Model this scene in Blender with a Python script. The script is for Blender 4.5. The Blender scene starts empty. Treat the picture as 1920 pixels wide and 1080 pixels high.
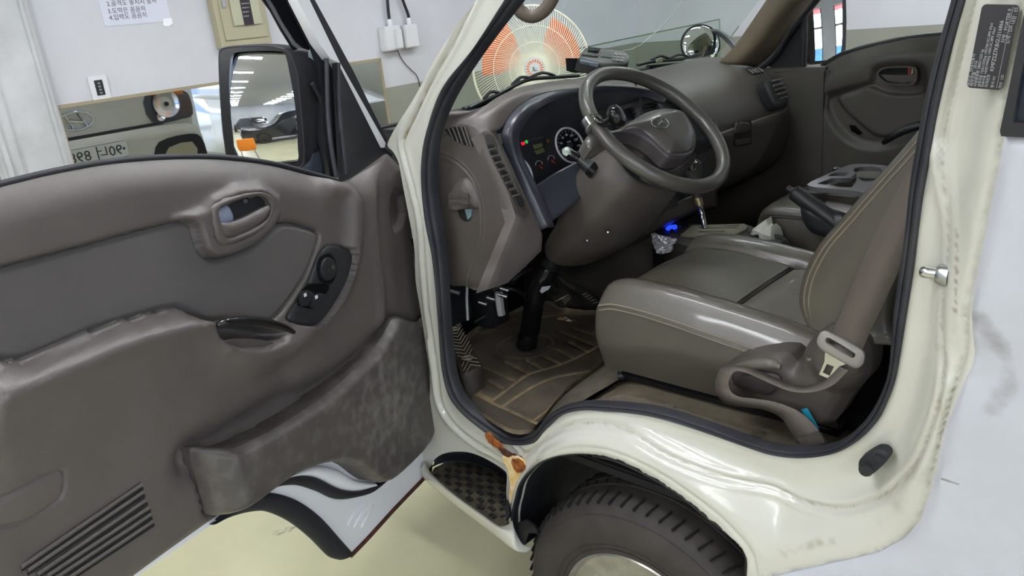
import bpy, bmesh, math, random
import numpy as np
from mathutils import Vector, Matrix
from mathutils.geometry import delaunay_2d_cdt
random.seed(7); np.random.seed(7)
SC = bpy.context.scene
COL = SC.collection
# ---------------------------------------------------------------- camera
CAM = np.array([.925, -1.121, 1.583]); YAW, PIT, ROL, FOC = math.radians(44.35), math.radians(19.3), math.radians(-6.14), 1497.
_F = np.array([-math.sin(YAW)*math.cos(PIT), math.cos(YAW)*math.cos(PIT), -math.sin(PIT)])
_R = np.array([math.cos(YAW), math.sin(YAW), 0.]); _U = np.cross(_R, _F)
_R2 = _R*math.cos(ROL)+_U*math.sin(ROL); _U2 = -_R*math.sin(ROL)+_U*math.cos(ROL)
cam = bpy.data.cameras.new('camera'); cam.sensor_width = 36; cam.lens = FOC/1920*36; cam.clip_start = .02
co = bpy.data.objects.new('camera', cam); COL.objects.link(co); SC.camera = co
co.matrix_world = Matrix(((_R2[0], _U2[0], -_F[0], CAM[0]), (_R2[1], _U2[1], -_F[1], CAM[1]), (_R2[2], _U2[2], -_F[2], CAM[2]), (0, 0, 0, 1)))
# ---------------------------------------------------------------- world, light, exposure
SC.view_settings.view_transform = 'Standard'; SC.view_settings.look = 'None'
SC.view_settings.exposure = 0.35; SC.view_settings.gamma = 1.0; SC.view_settings.use_curve_mapping = False
W = bpy.data.worlds.new('sky'); SC.world = W; W.use_nodes = True
_bg = W.node_tree.nodes['Background']; _bg.inputs[0].default_value = (.72, .83, 1, 1); _bg.inputs[1].default_value = 5.5
LAMP_STRENGTH = 62.0
def area(name, loc, target, sx, sy, power, col=(1, 1, 1)):
    l = bpy.data.lights.new(name, 'AREA'); l.shape = 'RECTANGLE'; l.size = sx; l.size_y = sy; l.energy = power; l.color = col
    o = bpy.data.objects.new(name, l); COL.objects.link(o); o.location = loc
    o.rotation_euler = (Vector(target)-Vector(loc)).to_track_quat('-Z', 'Y').to_euler(); return o
# ---------------------------------------------------------------- maths helpers
def ray(px, py): return _F+_R2*(px-960)/FOC-_U2*(py-540)/FOC
def hit(px, py, p, n):
    d = ray(px, py); n = np.array(n, float); p = np.array(p, float)
    return CAM+d*(((p-CAM)@n)/(d@n))
def X(px, py, x): return hit(px, py, (x, 0, 0), (1, 0, 0))
def Y(px, py, y): return hit(px, py, (0, y, 0), (0, 1, 0))
def Z(px, py, z): return hit(px, py, (0, 0, z), (0, 0, 1))
def cr(P, n=6, closed=False):
    P = np.array(P, float); N = len(P); out = []
    rng = range(N if closed else N-1)
    for i in rng:
        if closed: a, b, c, d = P[(i-1) % N], P[i], P[(i+1) % N], P[(i+2) % N]
        else: a, b, c, d = P[max(i-1, 0)], P[i], P[i+1], P[min(i+2, N-1)]
        for k in range(n):
            t = k/n
            # centripetal-like damping: limit tangents by segment length
            L = np.linalg.norm(c-b)+1e-9
            m1 = (c-a)*.5; m2 = (d-b)*.5
            for m in (m1, m2):
                q = np.linalg.norm(m)
                if q > L: m *= L/q
            out.append((2*t**3-3*t**2+1)*b+(t**3-2*t**2+t)*m1+(-2*t**3+3*t**2)*c+(t**3-t**2)*m2)
    if not closed: out.append(P[-1])
    return np.array(out)
class Fr:
    """a plane of the scene with its own axes; n looks towards the viewer's side"""
    def __init__(s, O, u, v):
        s.O = np.array(O, float); s.u = np.array(u, float); s.v = np.array(v, float)
        s.u /= np.linalg.norm(s.u); s.v -= s.u*(s.v@s.u); s.v /= np.linalg.norm(s.v)
        s.n = np.cross(s.u, s.v); s.flip = False
        if (CAM-s.O)@s.n < 0: s.n = -s.n; s.flip = True
    def cv(s, pts, h=0):
        out = []
        for p in pts:
            w = hit(p[0], p[1], s.O+s.n*h, s.n)-s.O; out.append((w@s.u, w@s.v))
        return np.array(out)
    def to3(s, uv, h):
        uv = np.asarray(uv, float); h = np.broadcast_to(np.asarray(h, float), (len(uv),))
        return s.O+uv[:, :1]*s.u+uv[:, 1:2]*s.v+h[:, None]*s.n
def dist(P, C, closed=False):
    A = np.array(C, float); B = np.roll(A, -1, 0)
    if not closed: A, B = A[:-1], B[:-1]
    best = np.full(len(P), 1e9)
    for a, b in zip(A, B):
        ab = b-a; L = ab@ab+1e-12
        t = np.clip(((P-a)@ab)/L, 0, 1)
        best = np.minimum(best, np.hypot(*(P-a-t[:, None]*ab).T))
    return best
def inside(P, C):
    C = np.array(C, float); x, y = P[:, 0], P[:, 1]; r = np.zeros(len(P), bool); j = len(C)-1
    for i in range(len(C)):
        xi, yi = C[i]; xj, yj = C[j]
        c = (yi > y) != (yj > y)
        r ^= c & (x < (xj-xi)*(y-yi)/((yj-yi) if yj != yi else 1e-12)+xi); j = i
    return r
def sdf(P, C): return np.where(inside(P, C), -1, 1)*dist(P, C, True)
def ss(x, a, b):
    t = np.clip((x-a)/(b-a), 0, 1); return t*t*(3-2*t)
def gau(d, w): return np.exp(-(d/w)**2)
# ---------------------------------------------------------------- materials
MATS = {}
def lin(c): return tuple([(v/255/12.92 if v/255 <= .04045 else ((v/255+.055)/1.055)**2.4) for v in c]+[1])
def mat(name, c, rough=.5, metal=0, bump=0, bs=60, var=0, vs=4, coat=0, dirt=None, spec=.5, c2=None, trans=0, alpha=1, emit=None, es=1, ior=1.45):
    if name in MATS: return MATS[name]
    m = bpy.data.materials.new(name); m.use_nodes = True; nt = m.node_tree; b = nt.nodes['Principled BSDF']; MATS[name] = m
    b.inputs['Base Color'].default_value = lin(c); b.inputs['Roughness'].default_value = rough; b.inputs['Metallic'].default_value = metal
    b.inputs['Coat Weight'].default_value = coat; b.inputs['Coat Roughness'].default_value = .08; b.inputs['Specular IOR Level'].default_value = spec
    b.inputs['Transmission Weight'].default_value = trans; b.inputs['Alpha'].default_value = alpha; b.inputs['IOR'].default_value = ior
    if emit: b.inputs['Emission Color'].default_value = lin(emit); b.inputs['Emission Strength'].default_value = es
    L = nt.links; tc = nt.nodes.new('ShaderNodeTexCoord'); src = None
    if var:
        n = nt.nodes.new('ShaderNodeTexNoise'); n.inputs['Scale'].default_value = vs; n.inputs['Detail'].default_value = 6; n.inputs['Roughness'].default_value = .6
        L.new(tc.outputs['Object'], n.inputs['Vector'])
        r = nt.nodes.new('ShaderNodeMapRange'); r.inputs[1].default_value = .35; r.inputs[2].default_value = .68; L.new(n.outputs['Fac'], r.inputs[0])
        mx = nt.nodes.new('ShaderNodeMix'); mx.data_type = 'RGBA'
        c3 = c2 or tuple(max(0, v*(1-var)) for v in c)
        mx.inputs[6].default_value = lin(c); mx.inputs[7].default_value = lin(c3); L.new(r.outputs[0], mx.inputs[0]); src = mx.outputs[2]
    if dirt:
        a = nt.nodes.new('ShaderNodeAttribute'); a.attribute_name = 'dirt'
        n2 = nt.nodes.new('ShaderNodeTexNoise'); n2.inputs['Scale'].default_value = 35; n2.inputs['Detail'].default_value = 8; L.new(tc.outputs['Object'], n2.inputs['Vector'])
        mul = nt.nodes.new('ShaderNodeMath'); mul.operation = 'MULTIPLY_ADD'; mul.inputs[1].default_value = 1.1
        L.new(a.outputs['Fac'], mul.inputs[0])
        sb = nt.nodes.new('ShaderNodeMath'); sb.operation = 'MULTIPLY_ADD'; sb.inputs[1].default_value = 1.2; sb.inputs[2].default_value = -.76; L.new(n2.outputs['Fac'], sb.inputs[0]); L.new(sb.outputs[0], mul.inputs[2])
        gt = nt.nodes.new('ShaderNodeMath'); gt.operation = 'MULTIPLY'; L.new(mul.outputs[0], gt.inputs[0])
        cl = nt.nodes.new('ShaderNodeMapRange'); L.new(a.outputs['Fac'], cl.inputs[0]); cl.inputs[1].default_value = 0; cl.inputs[2].default_value = .25; L.new(cl.outputs[0], gt.inputs[1]); gt.use_clamp = True
        mx = nt.nodes.new('ShaderNodeMix'); mx.data_type = 'RGBA'; mx.inputs[6].default_value = lin(c); mx.inputs[7].default_value = lin(dirt)
        if src: L.new(src, mx.inputs[6])
        L.new(gt.outputs[0], mx.inputs[0]); src = mx.outputs[2]
    if src: L.new(src, b.inputs['Base Color'])
    if bump:
        n = nt.nodes.new('ShaderNodeTexNoise'); n.inputs['Scale'].default_value = bs; n.inputs['Detail'].default_value = 3; L.new(tc.outputs['Object'], n.inputs['Vector'])
        bp = nt.nodes.new('ShaderNodeBump'); bp.inputs['Strength'].default_value = bump; bp.inputs['Distance'].default_value = .002
        L.new(n.outputs['Fac'], bp.inputs['Height']); L.new(bp.outputs[0], b.inputs['Normal'])
    return m
M_wall = mat('wall_paint', (196, 197, 202), .7, var=.06, vs=1.3, bump=.2, bs=20)
M_wains = mat('wainscot_paint', (140, 141, 130), .6, var=.05, vs=2)
M_floor = mat('epoxy_floor', (184, 181, 148), .38, var=.1, vs=1.6, bump=.1, bs=8, dirt=(60, 58, 52))
M_ceil = mat('ceiling_board', (180, 180, 182), .8)
M_body = mat('cream_white_paint', (197, 196, 186), .25, coat=.6, var=.04, vs=3, dirt=(122, 104, 74))
M_rustbody = mat('rusted_white_paint', (218, 218, 221), .3, coat=.4, dirt=(120, 58, 22))
M_panel = mat('white_panel_paint', (188, 190, 198), .45, var=.03, vs=14, dirt=(112, 106, 98))
M_trim = mat('taupe_plastic', (88, 81, 77), .42, bump=.25, bs=420, var=.08, vs=7, spec=.6)
M_dtrim = mat('door_taupe_plastic', (90, 83, 80), .4, bump=.22, bs=420, var=.1, vs=6, spec=.6, dirt=(150, 142, 138))
M_fab = mat('insert_cloth', (86, 81, 80), .7, bump=.3, bs=700, var=.06, vs=5)
M_black = mat('black_plastic', (34, 35, 38), .45, bump=.15, bs=300)
M_gloss = mat('glossy_black_plastic', (20, 20, 22), .18)
M_rub = mat('black_rubber', (33, 34, 40), .6, var=.2, vs=12)
M_seal = mat('door_seal_rubber', (38, 39, 47), .5, var=.25, vs=9, c2=(58, 58, 62))
M_chrome = mat('chrome', (210, 212, 215), .12, metal=1)
M_steel = mat('bright_steel', (185, 188, 192), .3, metal=1)
M_mirror = mat('mirror_glass', (235, 238, 240), .015, metal=1)
M_beige = mat('beige_metal', (164, 158, 134), .5)
M_whitep = mat('white_plastic', (208, 209, 212), .45)
M_paper = mat('paper', (200, 201, 214), .7)
M_ink = mat('black_ink', (44, 44, 48), .6)
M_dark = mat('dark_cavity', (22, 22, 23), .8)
M_bezel = mat('slate_bezel_plastic', (52, 54, 62), .3)
M_leather = mat('brown_leather', (84, 79, 71), .36, bump=.22, bs=260, var=.12, vs=5, spec=.7, coat=.25)
M_leathp = mat('perforated_leather', (90, 85, 75), .36, bump=.2, bs=300, spec=.7, coat=.2)
M_belt = mat('taupe_belt_webbing', (96, 88, 82), .6, bump=.5, bs=350)
M_mat = mat('rubber_floor_mat', (104, 94, 81), .5, var=.35, vs=9, c2=(72, 66, 59), dirt=(166, 144, 108), bump=.2, bs=150)
M_carpet = mat('dusty_floor_liner', (104, 96, 84), .85, bump=.9, bs=240, var=.3, vs=18, dirt=(100, 90, 72))
# ---------------------------------------------------------------- mesh helpers
def link(name, me, m=None, parent=None, smooth=True, kind=None, label=None):
    o = bpy.data.objects.new(name, me); COL.objects.link(o)
    if m: me.materials.append(m)
    if smooth:
        me.polygons.foreach_set('use_smooth', [True]*len(me.polygons))
    if parent is not None: o.parent = parent
    if kind: o['kind'] = kind
    if label: o['label'] = label
    return o
def tag(o, label, cat, group=None, kind=None):
    if label: o['label'] = label
    if cat: o['category'] = cat
    if group: o['group'] = group
    if kind: o['kind'] = kind
    return o
def empty(name, loc=(0, 0, 0)):
    o = bpy.data.objects.new(name, None); o.location = loc; o.empty_display_size = .1; COL.objects.link(o); return o
def pfix(o):
    """keep world placement of a child of a moved empty"""
    o.matrix_parent_inverse = Matrix.Translation(-o.parent.location) if o.parent.type == 'EMPTY' else Matrix()
    return o
def mesh(name, V, Fc, m=None, parent=None, smooth=True, auto=None, **k):
    me = bpy.data.meshes.new(name); me.from_pydata([tuple(map(float, v)) for v in V], [], Fc); me.update()
    o = link(name, me, m, parent, smooth, **k)
    if auto: sharp(o, auto)
    return o
def sharp(o, deg=35):
    me = o.data; bm = bmesh.new(); bm.from_mesh(me)
    bmesh.ops.recalc_face_normals(bm, faces=bm.faces)
    for e in bm.edges:
        if len(e.link_faces) == 2 and e.calc_face_angle(0) > math.radians(deg): e.smooth = False
    bm.to_mesh(me); bm.free(); return o
def panel(name, outline, fr, m, parent=None, step=.012, hf=None, skirt=.012, dense=(), mask=None, holes=(), label=None, kind=None, back=False):
    """a moulded sheet: outline (u,v) on plane fr, height hf(P) above it, rim folded back by skirt"""
    out = [tuple(p) for p in outline]; O = np.array(out); hl = [np.array(h) for h in holes]
    lo, hi = O.min(0), O.max(0)
    g = []
    def grid(st):
        a, b = np.meshgrid(np.arange(lo[0], hi[0], st), np.arange(lo[1], hi[1], st)); a = a.copy(); a[1::2] += st*.5
        P = np.stack([a.ravel(), b.ravel()], 1)
        P = P[inside(P, O)]
        for h in hl: P = P[~inside(P, h)]
        if len(P):
            P = P[dist(P, O, True) > st*.4]
            for h in hl:
                if len(P): P = P[dist(P, h, True) > st*.4]
        return P
    P = grid(step) if step else np.zeros((0, 2))
    for C, w, st in dense:
        if len(P):
            P = P[dist(P, C) > w]
        Q = grid(st); Q = Q[dist(Q, C) <= w] if len(Q) else Q
        P = np.concatenate([P, Q]) if len(Q) else P
    vs = [Vector(p) for p in out]; es = [(i, (i+1) % len(out)) for i in range(len(out))]
    for h in hl:
        k = len(vs); vs += [Vector(p) for p in h]; es += [(k+i, k+(i+1) % len(h)) for i in range(len(h))]
    vs += [Vector(p) for p in P]
    v2, e2, f2, ov, oe, of = delaunay_2d_cdt(vs, es, [], 1, 1e-7)
    UV = np.array([(v.x, v.y) for v in v2])
    tri = np.array([list(f) for f in f2])
    cen = UV[tri].mean(1); keep = inside(cen, O)
    for h in hl: keep &= ~inside(cen, h)
    tri = tri[keep]
    a, b, c = UV[tri[:, 0]], UV[tri[:, 1]], UV[tri[:, 2]]
    ar = (b[:, 0]-a[:, 0])*(c[:, 1]-a[:, 1])-(b[:, 1]-a[:, 1])*(c[:, 0]-a[:, 0])
    fl = (ar < 0) ^ fr.flip; tri[fl] = tri[fl][:, ::-1]
    H = hf(UV) if hf else np.zeros(len(UV))
    P3 = fr.to3(UV, H); F = [tuple(int(x) for x in t) for t in tri]
    ed = {}
    for f in F:
        for i in range(3):
            k = (f[i], f[(i+1) % 3]); ed[k] = 1
    bd = [k for k in ed if (k[1], k[0]) not in ed]
    V = list(P3); nv = {}
    if skirt:
        for k in bd:
            for i in k:
                if i not in nv:
                    nv[i] = len(V); V.append(P3[i]-fr.n*skirt)
        for a_, b_ in bd: F.append((b_, a_, nv[a_], nv[b_]))
    me = bpy.data.meshes.new(name); me.from_pydata([tuple(map(float, v)) for v in V], [], F); me.update()
    o = link(name, me, m, parent, True, kind, label)
    for k in bd: pass
    if skirt:
        bm = bmesh.new(); bm.from_mesh(me); bm.edges.ensure_lookup_table()
        bs = set(tuple(sorted(k)) for k in bd)
        for e in bm.edges:
            if tuple(sorted((e.verts[0].index, e.verts[1].index))) in bs: e.smooth = False
        bm.to_mesh(me); bm.free()
    if mask is not None:
        mk = np.zeros(len(V)); mk[:len(UV)] = np.clip(mask(UV), 0, 1)
        for i, j in nv.items(): mk[j] = mk[i]
        at = me.attributes.new('dirt', 'FLOAT', 'POINT'); at.data.foreach_set('value', mk.astype(np.float32))
    return o
def plate(name, px, fr, m, parent=None, h=.004, base=0, bevel=.001, smooth_n=0, uv=False, **k):
    """a flat solid of traced outline, front face at height base+h, with an eased edge"""
    c = np.array(px, float) if uv else fr.cv(px, base+h)
    if smooth_n: c = cr(c, smooth_n, True)
    bev = bevel
    def hf(P): return base+h-bev*(1-ss(dist(P, c, True), 0, bev*1.5)) if bev else np.full(len(P), base+h)
    o = panel(name, c, fr, m, parent, step=k.pop('step', None), hf=hf if bev else (lambda P: np.full(len(P), base+h)), skirt=h+.001, dense=(), **k)
    return o
def loft(name, rows, m, parent=None, nu=4, nv=4, closed=False, thick=0, closed_v=False, auto=None, **k):
    A = np.array(rows, float)
    A = np.stack([cr(r, nu, closed) for r in A]) if nu > 1 else A
    if nv > 1: A = cr(A.reshape(len(A), -1), nv, closed_v).reshape(-1, A.shape[1], 3)
    n, mm = A.shape[:2]; F = []
    for i in range(n if closed_v else n-1):
        for j in range(mm if closed else mm-1):
            F.append((i*mm+j, i*mm+(j+1) % mm, ((i+1) % n)*mm+(j+1) % mm, ((i+1) % n)*mm+j))
    o = mesh(name, A.reshape(-1, 3), F, m, parent, True, **k)
    bm = bmesh.new(); bm.from_mesh(o.data)
    # orient outward to the viewer side on average
    s = 0
    for f in bm.faces:
        c = f.calc_center_median(); s += f.normal.dot(Vector(CAM)-c)*f.calc_area()
    if s < 0: bmesh.ops.reverse_faces(bm, faces=bm.faces)
    bm.to_mesh(o.data); bm.free()
    if thick:
        md = o.modifiers.new('t', 'SOLIDIFY'); md.thickness = thick; md.offset = -1
    if auto: sharp(o, auto)
    return o
def tube(name, path, r, m, parent=None, seg=10, n=4, closed=False, cap=True, flat=None, **k):
    P = cr(path, n, closed) if n > 1 else np.array(path, float)
    N = len(P); R = np.interp(np.linspace(0, 1, N), np.linspace(0, 1, len(r)), r) if hasattr(r, '__len__') else np.full(N, r)
    T = np.roll(P, -1, 0)-np.roll(P, 1, 0)
    if not closed: T[0] = P[1]-P[0]; T[-1] = P[-1]-P[-2]
    T /= np.linalg.norm(T, axis=1)[:, None]+1e-12
    ref = np.array([0, 0, 1.]) if abs(T[0][2]) < .9 else np.array([1., 0, 0])
    V = []; a = np.cross(T[0], ref); a /= np.linalg.norm(a)
    for i in range(N):
        a = a-T[i]*(a@T[i]); a /= np.linalg.norm(a)+1e-12; b = np.cross(T[i], a)
        for s in range(seg):
            t = 2*math.pi*s/seg; V.append(P[i]+R[i]*(a*math.cos(t)+b*math.sin(t)))
    F = []
    for i in range(N if closed else N-1):
        for s in range(seg): F.append((i*seg+s, i*seg+(s+1) % seg, ((i+1) % N)*seg+(s+1) % seg, ((i+1) % N)*seg+s))
    if cap and not closed: F += [tuple(range(seg))[::-1], tuple((N-1)*seg+s for s in range(seg))]
    return mesh(name, V, F, m, parent, True, auto=50, **k)
def box(name, lo, hi, m, parent=None, bev=.004, **k):
    bm = bmesh.new(); bmesh.ops.create_cube(bm, size=1)
    for v in bm.verts:
        for i in range(3): v.co[i] = lo[i] if v.co[i] < 0 else hi[i]
    if bev: bmesh.ops.bevel(bm, geom=bm.edges[:], offset=bev, segments=2, affect='EDGES')
    me = bpy.data.meshes.new(name); bm.to_mesh(me); bm.free()
    return link(name, me, m, parent, bev > 0 and False, **k)
def fbox(name, fr, lo, hi, m, parent=None, bev=.002, **k):
    """box in the axes of plane fr: (u,v,h) ranges"""
    o = box(name, lo, hi, m, parent, bev, **k)
    for v in o.data.vertices: v.co = Vector(fr.O+fr.u*v.co[0]+fr.v*v.co[1]+fr.n*v.co[2])
    if fr.flip: o.data.flip_normals()
    return o
def lathe(name, prof, c, ax, m, parent=None, seg=32, up=None, auto=35, **k):
    """profile [(r, along)] turned about axis ax through c"""
    ax = np.array(ax, float); ax /= np.linalg.norm(ax); c = np.array(c, float)
    ref = np.array([0, 0, 1.]) if abs(ax[2]) < .9 else np.array([1., 0, 0])
    a = np.cross(ax, ref); a /= np.linalg.norm(a); b = np.cross(ax, a); V = []; F = []
    for r, h in prof:
        for s in range(seg):
            t = 2*math.pi*s/seg; V.append(c+ax*h+r*(a*math.cos(t)+b*math.sin(t)))
    n = len(prof)
    for i in range(n-1):
        for s in range(seg): F.append((i*seg+s, i*seg+(s+1) % seg, (i+1)*seg+(s+1) % seg, (i+1)*seg+s))
    if prof[0][0] > 1e-6: F.append(tuple(range(seg))[::-1])
    if prof[-1][0] > 1e-6: F.append(tuple((n-1)*seg+s for s in range(seg)))
    return mesh(name, V, F, m, parent, True, auto=auto, **k)
def text(name, body, fr, u, v, h, size, m, parent=None, ang=0, align='LEFT', ext=.0004, sx=1, **k):
    c = bpy.data.curves.new(name, 'FONT'); c.body = body; c.size = size; c.align_x = align; c.extrude = ext; c.resolution_u = 2
    t = bpy.data.objects.new(name, c); COL.objects.link(t); dg = bpy.context.evaluated_depsgraph_get(); dg.update()
    me = bpy.data.meshes.new_from_object(t.evaluated_get(dg)); bpy.data.objects.remove(t)
    ca, sa = math.cos(ang), math.sin(ang)
    for q in me.vertices:
        x, y, z = q.co; x *= sx
        q.co = Vector(fr.O+fr.u*(u+x*ca-y*sa)+fr.v*(v+x*sa+y*ca)+fr.n*(h+z))
    if fr.flip: me.flip_normals()
    me.materials.clear()
    return link(name, me, m, parent, False, **k)
def ell(c, rx, ry, n=28, ang=0):
    return np.array([(c[0]+rx*math.cos(t)*math.cos(ang)-ry*math.sin(t)*math.sin(ang), c[1]+rx*math.cos(t)*math.sin(ang)+ry*math.sin(t)*math.cos(ang)) for t in np.linspace(0, 2*math.pi, n, endpoint=False)])
def rrect(u0, v0, u1, v1, r, n=5):
    P = []
    for cx, cy, a in ((u1-r, v1-r, 0), (u0+r, v1-r, 90), (u0+r, v0+r, 180), (u1-r, v0+r, 270)):
        for i in range(n+1): t = math.radians(a+90*i/n); P.append((cx+r*math.cos(t), cy+r*math.sin(t)))
    return np.array(P)
GZ = -.078   # workshop floor level
XL, YR = -3.0, 4.7
#@@HALL
# ================================================================ SETTING: the workshop hall
def quad(name, pts, m, th=.1, kind='structure', parent=None):
    P = [np.array(p, float) for p in pts]; n = np.cross(P[1]-P[0], P[2]-P[0]); n /= np.linalg.norm(n)
    V = P+[p-n*th for p in P]
    return mesh(name, V, [(0, 1, 2, 3), (7, 6, 5, 4), (0, 4, 5, 1), (1, 5, 6, 2), (2, 6, 7, 3), (3, 7, 4, 0)], m, parent, False, kind=kind)
CEIL = 3.3; XB, YB = 9.0, -22.
frFl = Fr((0, 0, GZ), (1, 0, 0), (0, 1, 0))
_mark = frFl.cv([(520, 1000), (535, 994), (552, 990)])
panel('floor', [(XL, YB), (XB, YB), (XB, YR), (XL, YR)], frFl, M_floor, None, step=.9, skirt=.1, kind='structure',
      dense=[(_mark, .16, .012)], mask=lambda P: .95*gau(dist(P, _mark), .016)*(.5+.5*np.sin(P[:, 0]*260)*np.sin(P[:, 1]*190)))
quad('ceiling', [(XL, YB, CEIL), (XL, YR, CEIL), (XB, YR, CEIL), (XB, YB, CEIL)], M_ceil)
WZ = 1.2  # wainscot height (world z)
wl = quad('wall_left', [(XL, YB, GZ), (XL, YR, GZ), (XL, YR, CEIL), (XL, YB, CEIL)], M_wall)
box('wainscot', (XL, .02, GZ), (XL+.004, YR, WZ), M_wains, wl, 0)
wr = quad('wall_back', [(XL, YR, GZ), (XB, YR, GZ), (XB, YR, CEIL), (XL, YR, CEIL)], M_wall)
box('wainscot', (XL, YR-.004, GZ), (XB, YR, WZ), M_wains, wr, 0)
quad('wall_far', [(XB, YB, GZ), (XL, YB, GZ), (XL, YB, CEIL), (XB, YB, CEIL)], M_wall)
# window wall on the right (behind the viewer): piers, sill wall and header with tall panes between
wb = quad('wall_right', [(XB, YR, CEIL-.55), (XB, YB, CEIL-.55), (XB, YB, CEIL), (XB, YR, CEIL)], M_wall)
M_frame = mat('grey_window_frame', (120, 124, 128), .5)
M_glass0 = mat('window_glass', (240, 250, 246), .0, trans=1, ior=1.01, spec=.2)
ys = [YR-.2-2.6*i for i in range(11)]
for i, y in enumerate(ys):
    quad('pier', [(XB, y+.2, GZ), (XB, y-.3, GZ), (XB, y-.3, CEIL-.55), (XB, y+.2, CEIL-.55)], M_wall, .25, parent=wb, kind=None)
for i in range(10):
    y1, y0 = ys[i]-.3, ys[i+1]+.2
    if y0 < YB: break
    w = box('window_%d' % (i+1), (XB+.06, y0, GZ), (XB+.12, y1, GZ+.08), M_frame, None, 0, kind='structure')
    for q in ((y0, y0+.05), (y1-.05, y1), ((y0+y1)/2-.025, (y0+y1)/2+.025)): box('mullion', (XB+.06, q[0], GZ), (XB+.12, q[1], CEIL-.55), M_frame, w, 0)
    box('top_rail', (XB+.06, y0, 2.05), (XB+.12, y1, 2.12), M_frame, w, 0)
# yard outside the windows
yard = quad('ground_yard', [(XB, -40, GZ-.12), (60, -40, GZ-.12), (60, 30, GZ-.12), (XB, 30, GZ-.12)], mat('pale_yard_concrete', (196, 204, 216), .7, var=.1, vs=.5))
fence = box('yard_fence', (20, -40, GZ-.1), (20.2, 30, 1.45), mat('blue_sheet_fence', (80, 128, 178), .5, var=.2, vs=1), None, 0); tag(fence, 'long blue sheet fence standing in the yard beyond the windows', 'fence')
can = box('entrance_canopy', (XB+.3, 0, 2.75), (XB+1.6, 30, 3.05), mat('orange_fascia', (235, 96, 40), .5), None, .01); tag(can, 'orange canopy fascia above the workshop entrance outside', 'canopy')
# ceiling lamps: two columns of strip lights crossing the hall
M_lamp = mat('lamp_diffuser', (255, 255, 255), .6, emit=(248, 251, 255), es=LAMP_STRENGTH)
n_l = 0
lamp0 = None
for cx in (-.6, 3.6):
    for i in range(17):
        y = 3.2-1.45*i
        if lamp0 is None:
            e = empty('ceiling_lamp', (cx, y, CEIL)); b = box('lamp_housing', (-.62, -.07, -.05), (.62, .07, -.001), M_whitep, e, .005)
            d = box('diffuser', (-.6, -.055, -.062), (.6, .055, -.0505), M_lamp, e, 0); lamp0 = (e, [b, d])
        else:
            e = lamp0[0].copy(); COL.objects.link(e); e.location = (cx, y, CEIL)
            for c in lamp0[1]: q = c.copy(); COL.objects.link(q); q.parent = e
        tag(e, 'white strip lamp on the ceiling, in the row above the cab' if cx < 0 else 'white strip lamp on the ceiling, in the row nearer the windows', 'ceiling lamp', 'strip lamps in the row above the cab' if cx < 0 else 'strip lamps in the row nearer the windows')
# corner pillar at the far left, standing proud of wall_left
frL = Fr((XL, 0, 0), (0, 1, 0), (0, 0, 1))
pl = frL.cv([(60, 0), (107, 200), (118, 330)])
y_e = float(Y(107, 200, 0)[1]) if 0 else float(frL.cv([(100, 190)])[0][0])
pil = box('trim_1', (XL, y_e-.30, GZ), (XL+.06, y_e-.005, CEIL), mat('pale_door_casing', (190, 191, 193), .6, var=.1, vs=5), None, .01, kind='structure')
for k, (a, b2, hh) in enumerate(((.275, .25, .075), (.21, .20, .066), (.05, .03, .07))): box('moulding', (XL, y_e-a, GZ), (XL+hh, y_e-b2, CEIL-.01), MATS['pale_door_casing'], pil, .004)
box('door_1', (XL+.001, y_e-1.25, GZ), (XL+.04, y_e-.305, 2.6), mat('cream_door_leaf', (196, 186, 170), .55, var=.06, vs=3), None, .004, kind='structure')
# wall mirrors
def wall_mirror(px, label, name='wall_mirror'):
    c = frL.cv(px, .012)
    o = plate(name, c, frL, M_mirror, None, h=.012, base=0, bevel=0, uv=True)
    u0, v0 = c.min(0); u1, v1 = c.max(0); fm = mat('wooden_mirror_edge', (150, 138, 112), .6)
    top = c[np.argsort(-c[:, 1])[:2]]; top = top[np.argsort(top[:, 0])]
    fbox('frame', frL, (u0-.006, v1, 0), (u1+.006, v1+.013, .02), fm, o, .001)
    fbox('frame', frL, (u0-.012, v0, 0), (u0, v1, .02), fm, o, .001); fbox('frame', frL, (u1, v0, 0), (u1+.006, v1, .02), fm, o, .001)
    tag(o, label, 'mirror'); return o
a = frL.cv([(110, 204), (570, 143), (575, 142), (713, 125)], .012)
vt = a[0][1]; v_b = .45
def mrect(u0, u1, label):
    o = plate('wall_mirror', [(u0, v_b), (u1, v_b), (u1, vt), (u0, vt)], frL, M_mirror, None, h=.012, bevel=0, uv=True)
    fm = mat('wooden_mirror_edge', (150, 138, 112), .6)
    fbox('frame', frL, (u0-.01, vt, 0), (u1+.01, vt+.014, .02), fm, o, .001); fbox('frame', frL, (u0-.012, v_b, 0), (u0, vt, .02), fm, o, .001); fbox('frame', frL, (u1, v_b, 0), (u1+.01, vt, .02), fm, o, .001)
    tag(o, label, 'mirror')
mrect(a[0][0], a[1][0]-.12, 'long wall mirror at the left reflecting the truck front and its plate')
mrect(a[2][0]-.08, a[3][0], 'narrower wall mirror behind the black triangular door corner')
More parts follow.
